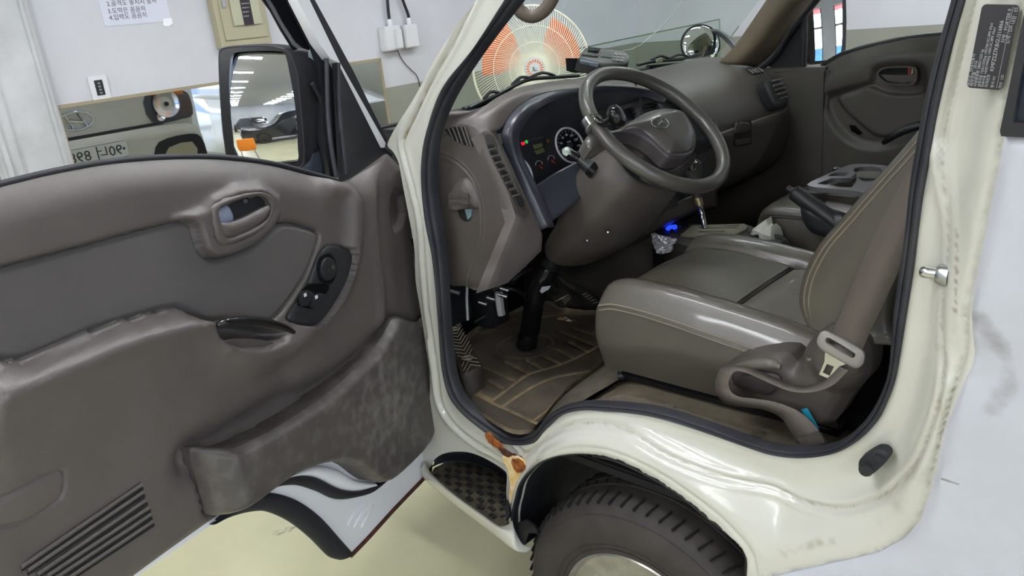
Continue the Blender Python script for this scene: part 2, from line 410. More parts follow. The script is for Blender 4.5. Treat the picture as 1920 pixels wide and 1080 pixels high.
# light switch
c = frL.cv([(165, 141), (199, 138), (208, 188), (174, 191)], .01); u0, u1 = c[:, 0].min(), c[:, 0].max(); v0, v1 = c[:, 1].min(), c[:, 1].max()
sw = plate('light_switch', rrect(u0+.004, v0+.01, u1-.004, v1-.006, .006), frL, M_whitep, None, h=.012, bevel=0, uv=True); tag(sw, 'white wall switch plate with a black insert of four buttons', 'switch')
um = (u0+u1)/2; plate('switch_insert', rrect(um-.018, v0+.028, um+.018, v1-.026, .002), frL, M_black, sw, h=.002, base=.012, bevel=0, uv=True)
for i in range(4):
    vv = v0+.036+i*(v1-v0-.07)/3.6; plate('button', rrect(um-.006, vv-.002, um+.006, vv+.007, .002), frL, M_steel, sw, h=.002, base=.014, bevel=0, uv=True)
# notice paper
c = frL.cv([(188, -60), (332, -80), (322, 42), (197, 50)], .003)
u0, u1 = c[3][0], c[2][0]; v0 = c[3][1]
nt_ = plate('notice_paper', [(u0, v0), (u1, v0-.0), (u1, v0+.26), (u0, v0+.26)], frL, M_paper, None, h=.002, bevel=0, uv=True); tag(nt_, 'white paper notice with numbered handwriting-like lines taped to the wall', 'notice')
for s, p in (('1.차대번호 확인', None), ('2.골격도 놓치지 말자', (200, 8)), ('3.도막은 꼼꼼히', (202, 22)), ('4.입력도 꼼꼼히', (205, 34))):
    if p is None: q = frL.cv([(199, -5)], .003)[0]
    else: q = frL.cv([p], .003)[0]
    text('lettering', s, frL, q[0], q[1]-.008, .0023, .027, M_ink, nt_, ext=.0002)
tp = frL.cv([(306, 35), (322, 34), (324, 44), (316, 50), (306, 48)], .003)
plate('clear_tape', tp, frL, mat('glossy_tape', (235, 238, 240), .1, coat=1), nt_, h=.001, base=.002, bevel=0, uv=True)
# fire cabinet
c = frL.cv([(392, -30), (412, 92), (507, 82)], .03); u0, v0 = c[1]; u1 = c[2][0]
cab = fbox('fire_alarm_cabinet', frL, (u0, v0, 0), (u1, v0+.42, .05), M_beige, None, .003); tag(cab, 'beige steel alarm cabinet with a dark label, mounted on the wall', 'cabinet')
fbox('cabinet_door', frL, (u0+.03, v0+.035, .05), (u1-.02, v0+.38, .058), M_beige, cab, .002)
fbox('door_panel', frL, (u0+.085, v0+.1, .058), (u1-.045, v0+.34, .068), mat('pale_metal', (172, 170, 146), .4), cab, .002)
um = (u0+u1)/2+.02
fbox('label_strip', frL, (um-.025, v0+.1, .0685), (um+.03, v0+.335, .070), mat('dark_label', (44, 38, 44), .4), cab, 0)
fbox('red_lamp', frL, (um-.016, v0+.235, .0702), (um+.018, v0+.29, .078), mat('red_lens', (140, 60, 56), .25), cab, .003)
text('lettering', 'FIRE ALARM', frL, um-.02, v0+.305, .0703, .008, M_whitep, cab)
for k in range(4): text('lettering', 'PRESS BUTTON'[:12-k], frL, um-.02, v0+.20-.02*k, .0703, .0065, M_whitep, cab)
fbox('latch', frL, (u0+.045, v0+.19, .058), (u0+.062, v0+.29, .07), M_steel, cab, .003)
for uu in (u0+.1, u1-.065):
    q = frL.to3([(uu, v0+.22)], .068)[0]; lathe('screw', [(0, .003), (.005, .002), (.005, 0)], q, frL.n, M_steel, cab, 10)
# conduit boxes
def conduit(px0, px1, lab, extra=False):
    c = frL.cv([px0, px1], .06); (u0, v1), (u1, v0) = c
    o = fbox('outlet_box', frL, (u0, v0, 0), (u1, v1, .06), M_whitep, None, .006); tag(o, lab, 'outlet box')
    return o, (u0, u1, v0, v1)
M_cab = mat('black_cable', (24, 25, 32), .4)
b1, g1 = conduit((719, 50), (757, 92), 'white outlet box on the wall with a plug and thin cable below, left of two')
q = frL.cv([(740, 55), (756, 90)], .075); fbox('plug_cover', frL, (q[0][0], q[1][1], .05), (q[1][0], q[0][1], .085), M_whitep, b1, .004)
b2, g2 = conduit((757, 47), (788, 87), 'white outlet box on the wall with no plug, right of two')
for (b_, pts, gl) in ((b1, [(725, -20), (728, 20), (731, 44)], g1), (b2, [(745, -30), (757, 5), (766, 30), (767, 44)], g2)):
    P = [frL.to3(frL.cv([p], .03), .03)[0] for p in pts]
    tube('conduit_pipe', P, .009, M_cab, b_, n=4); lathe('cable_gland', [(.016, 0), (.016, .03), (.011, .04)], frL.to3([(frL.cv([pts[-1]], .03)[0][0], gl[3]-.002)], .03)[0], (0, 0, 1), M_whitep, b_, 14)
P = [frL.to3(frL.cv([p], .01), .01)[0] for p in ((744, 90), (750, 105), (760, 120), (772, 132), (782, 143), (790, 170))]
tube('thin_cable', P, .003, M_cab, b1, n=5, seg=6)
#@@BODY
# ================================================================ THE TRUCK: near side body
TR = empty('truck', (0.3, .85, GZ)); tag(TR, 'white cab-over pickup truck with its driver door open, cream paint with rust', 'truck')
frS = Fr((0, 0, 0), (1, 0, 0), (0, 0, 1))
SEAL_O = [(985, -55), (948, 0), (890, 90), (830, 167), (800, 253), (792, 307), (793, 360), (800, 420), (812, 480), (822, 580), (830, 687), (843, 740), (867, 773), (903, 803), (937, 827), (973, 834), (1007, 827), (1027, 803), (1057, 777), (1097, 768), (1133, 770), (1178, 773), (1237, 783), (1314, 806), (1392, 833), (1451, 852), (1509, 857), (1567, 848), (1610, 825), (1645, 790), (1665, 751), (1680, 708), (1695, 620), (1713, 507), (1722, 433), (1731, 367), (1745, 290), (1760, 207), (1790, 77), (1812, 0), (1828, -60)]
SEAL_I = [(1018, -55), (977, 0), (927, 63), (873, 140), (833, 213), (817, 270), (813, 350), (822, 420), (832, 480), (838, 580), (846, 680), (858, 728), (881, 762), (915, 788), (950, 810), (980, 816), (1004, 808), (1017, 790), (1046, 766), (1090, 755), (1133, 756), (1178, 759), (1244, 769), (1314, 791), (1392, 819), (1451, 838), (1509, 843), (1548, 840), (1579, 828), (1612, 800), (1637, 768), (1654, 733), (1668, 689), (1673, 600), (1690, 480), (1698, 420), (1704, 350), (1716, 280), (1738, 160), (1768, 52), (1783, 0), (1797, -60)]
L2 = [(955, 842), (976, 856), (1000, 840), (1018, 824), (1056, 804), (1098, 799), (1145, 804), (1187, 819), (1246, 849), (1305, 877), (1364, 902), (1440, 925), (1490, 947), (1557, 957), (1613, 950), (1667, 923), (1707, 883), (1730, 847), (1750, 803), (1768, 747), (1774, 700), (1770, 640), (1766, 577), (1775, 520), (1775, 430), (1758, 330), (1760, 250), (1790, 120), (1830, -60)]
LIPO = [(958, 1006), (953, 973), (957, 935), (979, 893), (1009, 862), (1044, 846), (1086, 840), (1127, 843), (1172, 857), (1231, 886), (1290, 925), (1350, 972), (1388, 1011), (1409, 1041), (1418, 1090)]
LIPI = [(1404, 1130), (1399, 1085), (1399, 1040), (1379, 1012), (1335, 979), (1276, 930), (1216, 893), (1157, 865), (1110, 854), (1068, 854), (1030, 862), (1000, 881), (976, 908), (967, 938), (960, 973), (963, 1006), (973, 1031)]
EDGE = [(1380, 1110), (1440, 1082), (1540, 1060), (1640, 1037), (1690, 1010), (1717, 977), (1733, 933), (1750, 863), (1763, 807), (1785, 730), (1807, 660), (1808, 587), (1815, 550), (1840, 433), (1867, 300), (1885, 210), (1905, 80), (1918, -60)]
so = cr(frS.cv(SEAL_O, -.05), 4); si = cr(frS.cv(SEAL_I, -.068), 4)
l2 = cr(frS.cv(L2, -.025), 4); lo_ = cr(frS.cv(LIPO, 0), 6); li_ = cr(frS.cv(LIPI, -.012), 6); eg = cr(frS.cv(EDGE, 0), 4)
STEPTOP = [(957, 1002), (953, 960), (950, 925), (951, 893), (948, 884), (925, 868), (900, 855), (878, 848), (850, 847), (828, 852), (812, 864), (800, 880), (792, 860)]
FRONT = [(797, 820), (806, 760), (806, 700), (798, 640), (789, 580), (780, 527), (778, 470), (770, 420), (757, 353), (748, 305), (738, 285), (727, 272), (742, 240), (780, 180), (833, 87), (890, 0), (925, -60)]
st_ = cr(frS.cv(STEPTOP, -.05), 3); fr_ = cr(frS.cv([(x-2, y) for x, y in FRONT], -.048), 3)
outb = np.concatenate([li_[:-6], st_[3:], fr_, [so[0]+[-.0, 0]], so[1:], frS.cv([(1990, -70), (2010, 1160), (1404, 1160)], 0)])
GRV = [(840, 80), (800, 150), (770, 215), (747, 267), (752, 300), (765, 350), (781, 420), (787, 500), (794, 580), (803, 640), (812, 700), (820, 760), (845, 800), (880, 830), (925, 858), (955, 872)]
grv = cr(frS.cv([(893, -30)]+GRV, -.035), 4)
RIM2 = cr(frS.cv([(803, 640), (815, 740), (832, 785), (865, 818), (905, 845), (950, 858), (985, 850)], -.045), 4)
VR = cr(frS.cv([(1748, 290), (1760, 350), (1773, 417), (1777, 500), (1765, 577), (1768, 640)], -.03), 5)
flange = cr(frS.cv([(1018, 834), (1040, 806), (1070, 787), (1100, 778), (1133, 779), (1237, 792), (1314, 816), (1392, 843), (1451, 862), (1509, 868), (1570, 860), (1625, 836), (1660, 803), (1690, 720), (1710, 620)], -.045), 4)
def h_body(P):
    ds = dist(P, so); de = dist(P, eg); dl = dist(P, lo_); dst = dist(P, st_); dg = dist(P, grv); d2 = dist(P, l2)
    outer = np.minimum(de, dl)
    isp = inside(P, np.concatenate([eg, frS.cv([(2010, -70), (2010, 1160)], 0)]))
    left = ss(P[:, 0], -.12, -.26)          # hinge side: stays recessed, no big outward slope
    t = ds/(ds+outer+1e-6)
    h = -.052+.05*ss(t, .25, .95)
    h = h*(1-left)+(-.05)*left
    lipk = gau(dl, .03); h = np.maximum(h, -.02+.02*0) * lipk + h*(1-lipk)
    h += -.005*gau(d2, .004)+.004*gau(d2-.010, .006)
    dr = dist(P, RIM2); h += left*(.006*gau(dr, .006))
    h += -.006*gau(dg, .004)*1.0+.004*gau(dg-.012, .007)
    h += .009*gau(dist(P, VR), .009)
    h += .003*gau(dist(P, flange), .006)
    h += -.004*gau(dist(P, lo_), .003)
    h = np.where(isp, .004-.012*gau(de, .004), h)
    dli = dist(P, li_); h += -.012*(1-ss(dli, 0, .006))
    # soft dent crease behind the striker pillar
    h += np.where(isp, 0, .005*gau(dist(P, frS.cv([(1690, 950), (1740, 830), (1775, 720)], 0)), .012))
    return h
RUST = frS.cv([(912, 815), (935, 838), (955, 858), (970, 862)], -.04); RUST2 = frS.cv([(948, 870), (965, 862), (972, 880), (960, 925), (952, 965)], -.02)
def m_body(P):
    d2 = dist(P, l2); dg = dist(P, grv); de = dist(P, eg); dl = dist(P, lo_)
    m = .42*gau(d2, .0022)+.36*gau(dg, .003)+.40*gau(de+.004, .006)+.2*gau(dl, .003)
    m += .75*gau(dist(P, frS.cv([(1786, 440), (1790, 520), (1790, 590)], 0)), .002)
    m += .35*gau(dist(P, frS.cv([(1462, 1040), (1530, 1022), (1560, 1020)], 0)), .008)
    m += .6*gau(dist(P, frS.cv([(840, 85), (795, 160), (765, 222), (745, 262)], -.03)), .0045)
    m += .16*gau(dist(P, frS.cv([(1640, 985), (1720, 880), (1760, 760)], 0)), .016)
    return m
body = panel('cab_side', outb, frS, M_body, TR, step=.012, hf=h_body, skirt=.008, mask=m_body,
             dense=[(l2, .022, .004), (grv, .022, .004), (lo_, .020, .004), (eg, .014, .005), (VR, .02, .006)])
# outer skin panel with scuffed dent: a separate pressing in front of the flange
OUTP = [(1402, 1108), (1440, 1088), (1540, 1066), (1642, 1043), (1694, 1015), (1722, 981), (1738, 935), (1755, 865), (1768, 809), (1790, 732), (1812, 661), (1813, 589), (1820, 552), (1845, 435), (1872, 302), (1881, 252), (2010, 258), (2010, 1170), (1402, 1170)]
op = frS.cv(OUTP, .012); DENT = frS.cv([(1835, 600), (1872, 640), (1890, 690), (1886, 735), (1862, 770)], 0.012); dc = frS.cv([(1832, 690)], .012)[0]
op_edge = op[:16]
panel('rear_quarter_skin', op, frS, M_panel, TR, step=.012, hf=lambda P: .012-.010*(1-ss(dist(P, op_edge), 0, .012))-.007*gau(np.hypot(P[:, 0]-dc[0], P[:, 1]-dc[1]), .045), skirt=.012,
      mask=lambda P: .42*gau(dist(P, DENT), .014)+.20*gau(np.hypot(P[:, 0]-dc[0]+.02, P[:, 1]-dc[1]-.02), .05)+.9*gau(dist(P, frS.cv([(1766, 898), (1782, 903), (1797, 908)], .012)), .0016),
      dense=[(DENT, .05, .005), (frS.cv([(1766, 898), (1797, 908)], .012), .01, .0015)])
# rust blisters at the rocker corner
def blob(name, px, base, m, h=.0012, parent=TR):
    c = cr(frS.cv(px, base+h), 5, True); c = c+np.random.RandomState(len(px)).randn(*c.shape)*.0009
    return plate(name, c, frS, m, parent, h=h, base=base, bevel=.0005, uv=True)
M_rust = mat('orange_rust', (176, 104, 40), .85, bump=.8, bs=300, var=.6, vs=60, c2=(92, 40, 18))
M_rustd = mat('dark_rust', (92, 52, 36), .9, bump=.8, bs=300, var=.5, vs=80, c2=(52, 30, 24))
M_rusty = mat('stained_paint', (222, 178, 92), .6, var=.5, vs=45, c2=(226, 214, 182))
blob('rust_patch', [(941, 856), (950, 860), (958, 857), (970, 858), (983, 868), (986, 878), (978, 890), (968, 905), (962, 925), (956, 945), (954, 930), (956, 905), (952, 880), (945, 868)], -.030, M_rusty, .006)
blob('rust_patch', [(958, 866), (968, 860), (980, 868), (985, 880), (976, 886), (966, 884)], -.023, M_rust, .002)
blob('rust_patch', [(909, 815), (918, 814), (924, 822), (938, 834), (944, 846), (934, 842), (920, 834), (912, 826)], -.036, M_rust, .004)
blob('rust_patch', [(934, 840), (945, 844), (958, 852), (975, 858), (966, 862), (950, 858), (940, 850)], -.034, M_rustd, .005)
# seal
rows = [np.stack([frS.to3([a], h)[0] for a in so]) if 0 else None]
def two(A, B, hA, hB, t, bulge): return frS.to3(A, hA)*(1-t)+frS.to3(B, hB)*t+frS.n*bulge
so_ = cr(so, 2); _sd = cr(si, 6); k_ = 0; _m = []
for p_ in so_:
    w_ = _sd[k_:k_+60]; j_ = int(np.argmin(np.hypot(*(w_-p_).T))); k_ = k_+j_; _m.append(_sd[k_])
si_ = np.array(_m); 
for _ in range(12): si_[1:-1] = (si_[:-2]+2*si_[1:-1]+si_[2:])/4
rows = [two(so_, si_, -.05, -.068, t, b) for t, b in ((0, -.012), (.02, .005), (.25, .010), (.45, .007), (.5, .001), (.6, .006), (.85, .006), (1, -.002), (1.0, -.014))]
loft('door_seal', rows, M_seal, TR, nu=1, nv=2, label='black rubber door opening seal')
# striker, bump stop
a = Y(1766, 515, .03); b = Y(1724, 508, .03)
d_ = b-a
stk = tube('door_striker', [a, a+d_*.3, a+d_*.8, a+d_*.95, b], [.0085, .0085, .0085, .006, .002], M_chrome, TR, n=3, seg=16, label='chrome door striker pin')
lathe('striker_base', [(0, .006), (.013, .006), (.016, 0), (.016, -.01)], a, d_, M_steel, stk, 20)
bs_ = plate('bump_stop', [(1608, 872), (1612, 862), (1640, 845), (1655, 846), (1664, 855), (1662, 866), (1636, 890), (1622, 893), (1610, 885)], frS, M_rub, TR, h=.018, base=-.03, bevel=.004, smooth_n=3, step=.004)
q = frS.to3(frS.cv([(1624, 880)], -.01), -.013)[0]; lathe('rubber_button', [(0, .01), (.009, .010), (.011, .006), (.011, 0)], q, frS.n, M_black, bs_, 20)
q = frS.to3(frS.cv([(1649, 859)], -.01), -.013)[0]; lathe('screw_head', [(.003, .003), (.006, .004), (.007, .001), (.0075, 0)], q, frS.n, M_rub, bs_, 16)
# certification label on the pillar
lab_px = [(1840, 15), (1843, 11), (1906, 9), (1910, 14), (1881, 164), (1877, 169), (1815, 167), (1811, 162)]
lc = frS.cv(lab_px, .004)
p0 = frS.cv([(1812, 167)], .004)[0]; p1 = frS.cv([(1842, 11)], .004)[0]; p2 = frS.cv([(1879, 169)], .004)[0]
uA = p1-p0; Lh = np.linalg.norm(uA); uA = uA/Lh; uB = p2-p0; uB = uB-uA*(uB@uA); Lw = np.linalg.norm(uB); uB /= Lw
frB = Fr(frS.to3([p2], .004)[0], frS.u*uA[0]+frS.v*uA[1], -(frS.u*uB[0]+frS.v*uB[1]))
M_lab = mat('label_plate', (42, 40, 44), .45); M_lt = mat('label_print', (168, 168, 172), .5)
lb = plate('certification_label', rrect(0, 0, Lh, Lw, .005), frB, M_lab, TR, h=.001, base=-.003+.004, bevel=0, uv=True, label='black identification sticker with silver print')
def lt(s, a, b, size): text('lettering', s, frB, a*Lh, Lw*(1-b), .0024, size, M_lt, lb, ext=.0001)
# rows run up the pillar; b counts from the left edge (top of the text)
Lr = Lw
def ltr(s, a, b, k=1.): text('lettering', s, frB, a*Lh, b*Lr, .0023, Lr*.122*k, M_lt, lb, ext=.0001)
frB_m = frB
rowsL = [('제작자 : 현대자동차', .02, .95, 1.), ('제작연월 : 2016', .02, .85, 1.), ('차량총중량 2805/1325 kg', .02, .745, .9), ('앞축허용 1265(1325)kg 195/70R15C-8PR 65psi', .02, .64, .82), ('뒤축허용 1620(1940)kg 145R13C-8PR 65psi', .02, .54, .82), ('차대번호', .02, .43, .9), ('KMFZSZ7KBGU316866', .22, .36, 1.25), ('형식 H1', .02, .27, .9), ('차명 : PORTER II', .56, .21, 1.15), ('색상  UD', .02, .05, .9), ('도색 : DA', .55, .09, 1.1), ('내장 : ES', .78, .05, 1.1)]
for s, a_, b_, k_ in rowsL: ltr(s, a_, b_-.03, k_)
fbox('rule_line', frB, (.02*Lh, .15*Lr, .0021), (.98*Lh, .158*Lr, .0024), M_lt, lb, 0)
# quarter window frame at the right edge
qf = plate('quarter_window_frame', [(1934, -40), (1912, 60), (1886, 190), (1874, 246), (1876, 256), (1990, 262), (1990, 236), (1898, 230), (1912, 150), (1950, -40)], frS, M_black, TR, h=.012, base=.008, bevel=.002)
plate('quarter_window', [(1944, -40), (2000, -40), (2000, 240), (1890, 235)], frS, mat('dark_window_glass', (40, 46, 60), .05), qf, h=.003, base=.003, bevel=0)
# ---- step well: pad, back lip, outer sill
M_pad = mat('step_rubber', (52, 49, 46), .7, var=.4, vs=30, c2=(92, 84, 64))
zs = .435
frP = Fr((0, 0, zs), (1, 0, 0), (0, 1, 0))
pad = plate('step_pad', [(806, 890), (814, 876), (834, 866), (868, 862), (905, 868), (950, 893), (953, 935), (954, 975), (946, 984), (936, 988), (900, 962), (850, 926)], frP, M_pad, TR, h=.006, base=-.006, bevel=.002, label='black rubber step pad with raised checker blocks')
pc = frP.cv([(806, 890), (814, 876), (834, 866), (868, 862), (905, 868), (950, 893), (953, 935), (954, 975), (936, 988), (900, 962), (850, 926)], 0)
o_ = frP.cv([(808, 890)], 0)[0]; e1 = frP.cv([(936, 985)], 0)[0]-o_; Le = np.linalg.norm(e1); e1 /= Le; e2 = np.array([-e1[1], e1[0]])
if (frP.cv([(870, 862)], 0)[0]-o_)@e2 < 0: e2 = -e2
blkm = None
for i in range(30):
    for j in range(16):
        if (i//2+j) % 2: continue
        c = o_+e1*(.012+i*.0125)+e2*(.010+j*.0165)
        if not (inside(np.array([c]), pc)[0] and dist(np.array([c]), pc, True)[0] > .010): continue
        if blkm is None:
            blkm = box('block', (-.0045, -.006, 0), (.0045, .006, .004), mat('step_block_rubber', (30, 30, 31), .6), pad, .001); b_ = blkm
        else: b_ = bpy.data.objects.new('block', blkm.data); COL.objects.link(b_); b_.parent = pad
        b_.location = (c[0], c[1], zs); b_.rotation_euler = (0, 0, math.atan2(e1[1], e1[0]))
top = [Z(x, y, zs) for x, y in ((812, 872), (833, 864), (870, 861), (905, 868), (950, 892), (953, 935), (954, 972))]
topw = [frS.to3([q_], -.052)[0] for q_ in frS.cv([(806, 862), (832, 851), (880, 847), (903, 856), (950, 884), (952, 930), (955, 970)], -.052)]
loft('step_back_lip', [topw, [(np.array(a)+np.array(b))/2+np.array([0, .01, 0]) for a, b in zip(topw, top)], top, [np.array(a)+np.array([0, -.010, .002]) for a in top]], M_rub, TR, nu=5, nv=4, thick=.004)
ol = [(786, 872), (800, 896), (850, 932), (900, 969), (938, 998), (965, 1018), (977, 1024)]
A0 = [Z(x, y, zs+.002) for x, y in ((797, 866), (808, 887), (850, 925), (900, 961), (936, 986), (952, 983), (960, 975))]
A1 = [Z(x, y, zs+.004)+np.array([0, 0, 0]) for x, y in ((792, 872), (803, 892), (850, 931), (900, 968), (938, 994), (962, 1000), (964, 990))]
A2 = [Z(x, y, zs-.035) for x, y in ((786, 884), (797, 900), (845, 941), (893, 977), (932, 1007), (965, 1030), (980, 1020))]
A3 = [p+np.array([0, .03, -.03]) for p in A2]
loft('step_outer_sill', [A0, A1, A2, A3], M_body, TR, nu=5, nv=5, thick=.003)
b0 = [frS.to3([q_], -.02)[0] for q_ in frS.cv([(948, 884), (950, 930), (953, 970), (957, 1000)], -.02)]
# ---- wheel arch liner, chassis
M_liner = mat('arch_liner', (30, 31, 38), .5, bump=.8, bs=60, var=.4, vs=25)
wc = np.array([.083, .022, .249])
def arc_row(y, r, a0, a1, n=12): return [(wc[0]+r*math.cos(a), y, wc[2]+.09+r*1.0*math.sin(a)) for a in np.linspace(math.radians(a0), math.radians(a1), n)]
LN = cr(li_, 1); ln3 = frS.to3(li_, -.012)
idx = [i for i, p in enumerate(li_)]
front = [p for p in ln3 if True]
lk = np.array(front); 
rowsN = []
for dy, sc in ((0.0, 1.0), (.03, 1.0), (.15, .98), (.30, .93), (.33, .9)):
    rowsN.append([(wc[0]+(p[0]-wc[0])*sc, p[1]+dy, wc[2]+(p[2]-wc[2])*sc) for p in lk])
cut = int(len(lk)*.50)
loft('wheel_arch_liner', [r[cut:] for r in rowsN], M_liner, TR, nu=1, nv=4, thick=.004)
loft('wheel_arch_liner', [r[:cut+1] for r in rowsN[:3]], M_liner, TR, nu=1, nv=3, thick=.004)
plate('liner_flap', [(963, 985), (985, 975), (1000, 985), (1010, 1000), (990, 1000), (980, 1028), (974, 1030), (965, 1015)], Fr((0, .03, 0), (1, 0, 0), (0, 0, 1)), M_liner, TR, h=.004, bevel=.001)
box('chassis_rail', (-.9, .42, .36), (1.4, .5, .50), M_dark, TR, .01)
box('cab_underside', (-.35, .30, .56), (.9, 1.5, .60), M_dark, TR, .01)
# ---- wheel
WH = empty('road_wheel', tuple(wc))
az = .037; wn = np.array([math.sin(az), -math.cos(az), 0.])
M_tyre = mat('tyre_rubber', (58, 53, 50), .7, var=.25, vs=14, bump=.3, bs=90)
wi = -wn
prof = [(.196, .03), (.198, .002), (.204, -.003), (.213, -.001), (.235, -.008), (.262, -.010), (.285, -.004), (.300, .004), (.311, .014), (.320, .028), (.3255, .05), (.327, .075), (.3235, .0762), (.3235, .0795), (.327, .081), (.327, .1075), (.3235, .109), (.3235, .113), (.327, .114), (.327, .14), (.3255, .158), (.318, .178), (.30, .196), (.25, .20), (.2, .18)]
ty = lathe('tyre', prof, wc, wi, M_tyre, TR, 120, auto=30, label='black radial tyre with siped tread')
ref = np.cross(wi, [0, 0, 1.]); ref /= np.linalg.norm(ref); up_ = np.cross(wi, ref)
sm = None
for row, (hh, L_, w_, r_, tw, n_s) in enumerate(((.030, .036, .0035, .3235, .25, 64), (.094, .024, .003, .327, -.5, 64), (.128, .024, .003, .327, .5, 64), (.165, .03, .0035, .3245, -.2, 56))):
    V = []; Fq = []
    for k in range(n_s):
        t = 2*math.pi*k/n_s; er = ref*math.cos(t)+up_*math.sin(t); et = -ref*math.sin(t)+up_*math.cos(t); la = wi*math.cos(tw)+et*math.sin(tw); lw = np.cross(er, la)
        slope = (er*.30 if row == 0 else (er*-.25 if row == 3 else 0))
        c0 = wc+er*r_+wi*hh; b0_ = len(V)
        for i_, (sa, sb) in enumerate(((-1, -1), (1, -1), (1, 1), (-1, 1))): V.append(c0+(la+slope)*sa*L_/2+lw*sb*w_/2+er*.0018)
        for i_ in range(4): V.append(V[b0_+i_]-er*.006)
        Fq += [tuple(b0_+x for x in f) for f in ((0, 1, 2, 3), (0, 4, 5, 1), (1, 5, 6, 2), (2, 6, 7, 3), (3, 7, 4, 0))]
    mesh('tread_sipe', V, Fq, mat('tyre_groove', (14, 13, 13), .9), ty, False, kind='stuff')
for rr_, hh in ((.2955, .0015), (.226, -.0065), (.212, -.002)):
    P = [wc+(ref*math.cos(t)+up_*math.sin(t))*rr_+wi*hh for t in np.linspace(0, 2*math.pi, 90, endpoint=False)]
    tube('sidewall_ring', P, .0016, M_tyre, ty, n=1, seg=6, closed=True)
for s, a0, rr_ in (('RADIAL', 62, .262), ('LT', 100, .262), ('195/70 R15', 150, .262)):
    for i, ch in enumerate(s):
        t = math.radians(a0-i*4.6); er = ref*math.cos(t)+up_*math.sin(t)
        f_ = Fr(wc+er*(rr_-.011)-wi*.0, np.cross(er, wn) if np.cross(er, wn)@np.array([1, 0, 0.]) > -9 else er, er)
        text('lettering', ch, Fr(wc+er*(rr_-.011), -np.cross(er, wn)*(-1), er), -.007, 0, .0095, .026, mat('tyre_lettering', (74, 68, 65), .6), ty)
# wheel cover: dished disc with spoke ribs and slots
M_alu = mat('silver_wheel_paint', (178, 176, 168), .3, metal=.7, var=.15, vs=20)
rim = lathe('wheel_cover', [(.198, .012), (.203, .000), (.199, -.004), (.192, .004), (.186, .02), (.175, .036), (.15, .042), (.10, .040), (.06, .026), (.0, .022)], wc, wi, M_alu, TR, 90, auto=40, label='silver wheel cover with star spokes')
for k in range(7):
    t = 2*math.pi*(k+.3)/7; er = ref*math.cos(t)+up_*math.sin(t); et = np.cross(wi, er)
    L0 = [wc+er*.185+et*s*.030+wi*(.016 if abs(s) < .5 else .03) for s in (-1, -.6, 0, .6, 1)]
    L1 = [wc+er*.12+et*s*.022+wi*(.004 if abs(s) < .5 else .034) for s in (-1, -.6, 0, .6, 1)]
    L2_ = [wc+er*.05+et*s*.016+wi*(.0 if abs(s) < .5 else .02) for s in (-1, -.6, 0, .6, 1)]
    loft('spoke', [L0, L1, L2_], M_alu, rim, nu=4, nv=5, thick=.004)
    t2 = t+math.pi/7; er = ref*math.cos(t2)+up_*math.sin(t2); et = np.cross(wi, er)
    f_ = Fr(wc+er*.145+wi*.0405, et, er)
    plate('slot', ell((0, 0), .021, .026, 20), f_, M_dark, rim, h=.002, bevel=0, uv=True)
bpy.data.objects.remove(WH)
# ================================================================ driver door, standing open on its front hinges
AL = math.radians(70); HX, HY = -.6, .03
frD = Fr((HX, HY, 0), (math.cos(AL), -math.sin(AL), 0), (0, 0, 1))
D = lambda px, py, h=0: frD.to3(frD.cv([(px, py)], h), h)[0]
# white door shell (the pressing behind the trim) with its lower edge round the wheel arch
SH = [(-60, 1330), (255, 1082), (388, 990), (428, 958), (471, 932), (511, 926), (556, 940), (600, 970), (636, 1010), (657, 1043), (690, 1010), (740, 955), (790, 903), (806, 884), (803, 866), (798, 830), (800, 800), (806, 740), (806, 690), (798, 620), (786, 560), (778, 500), (768, 420), (757, 352), (745, 310), (728, 306), (640, 358), (560, 338), (470, 318), (400, 312), (300, 312), (100, 342), (-60, 378)]
shell_uv = cr(frD.cv(SH[:2], -.02), 1).tolist()+cr(frD.cv(SH[2:10], -.02), 4).tolist()+frD.cv(SH[10:], -.02).tolist()
def h_shell(P):
    return -.02-.006*gau(dist(P, frD.cv([(718, 905), (640, 985)], -.02)), .004)
DOOR = panel('driver_door', shell_uv, frD, M_rustbody, TR, step=.02, hf=h_shell, skirt=.03, label='white driver door shell standing open, rusty along its lower edge',
             mask=lambda P: 1.0*gau(dist(P, frD.cv([(806, 884), (740, 955), (657, 1043)], -.02)), .005)+.5*gau(dist(P, frD.cv([(700, 905), (745, 880), (780, 845)], -.02)), .004),
             dense=[(frD.cv([(806, 880), (740, 955), (657, 1043)], -.02), .02, .004), (frD.cv([(690, 905), (745, 880), (790, 835)], -.02), .014, .005)])
# hem with rust
q = [D(x, y, -.018) for x, y in ((807, 868), (806, 884), (790, 902), (740, 954), (690, 1009), (658, 1042))]
tube('rusty_hem', q, .0055, M_rustd, DOOR, n=5)
q = [D(x, y, -.014) for x, y in ((775, 868), (735, 893), (700, 938), (672, 975), (645, 1000))]
# embossed ribs
for i, (a, b) in enumerate((((677, 938), (650, 985)), ((688, 941), (662, 990)), ((699, 945), (676, 990)))):
    tube('embossed_rib', [D(*a, -.022), D((a[0]+b[0])/2, (a[1]+b[1])/2, -.018), D(*b, -.022)], [.003, .006, .003], M_rustbody, DOOR, n=4)
for a, b in (((737, 880), (722, 912)), ((777, 848), (724, 920))): tube('embossed_rib', [D(*a, -.021), D(*b, -.021)], .0015, M_rustbody, DOOR, n=1)
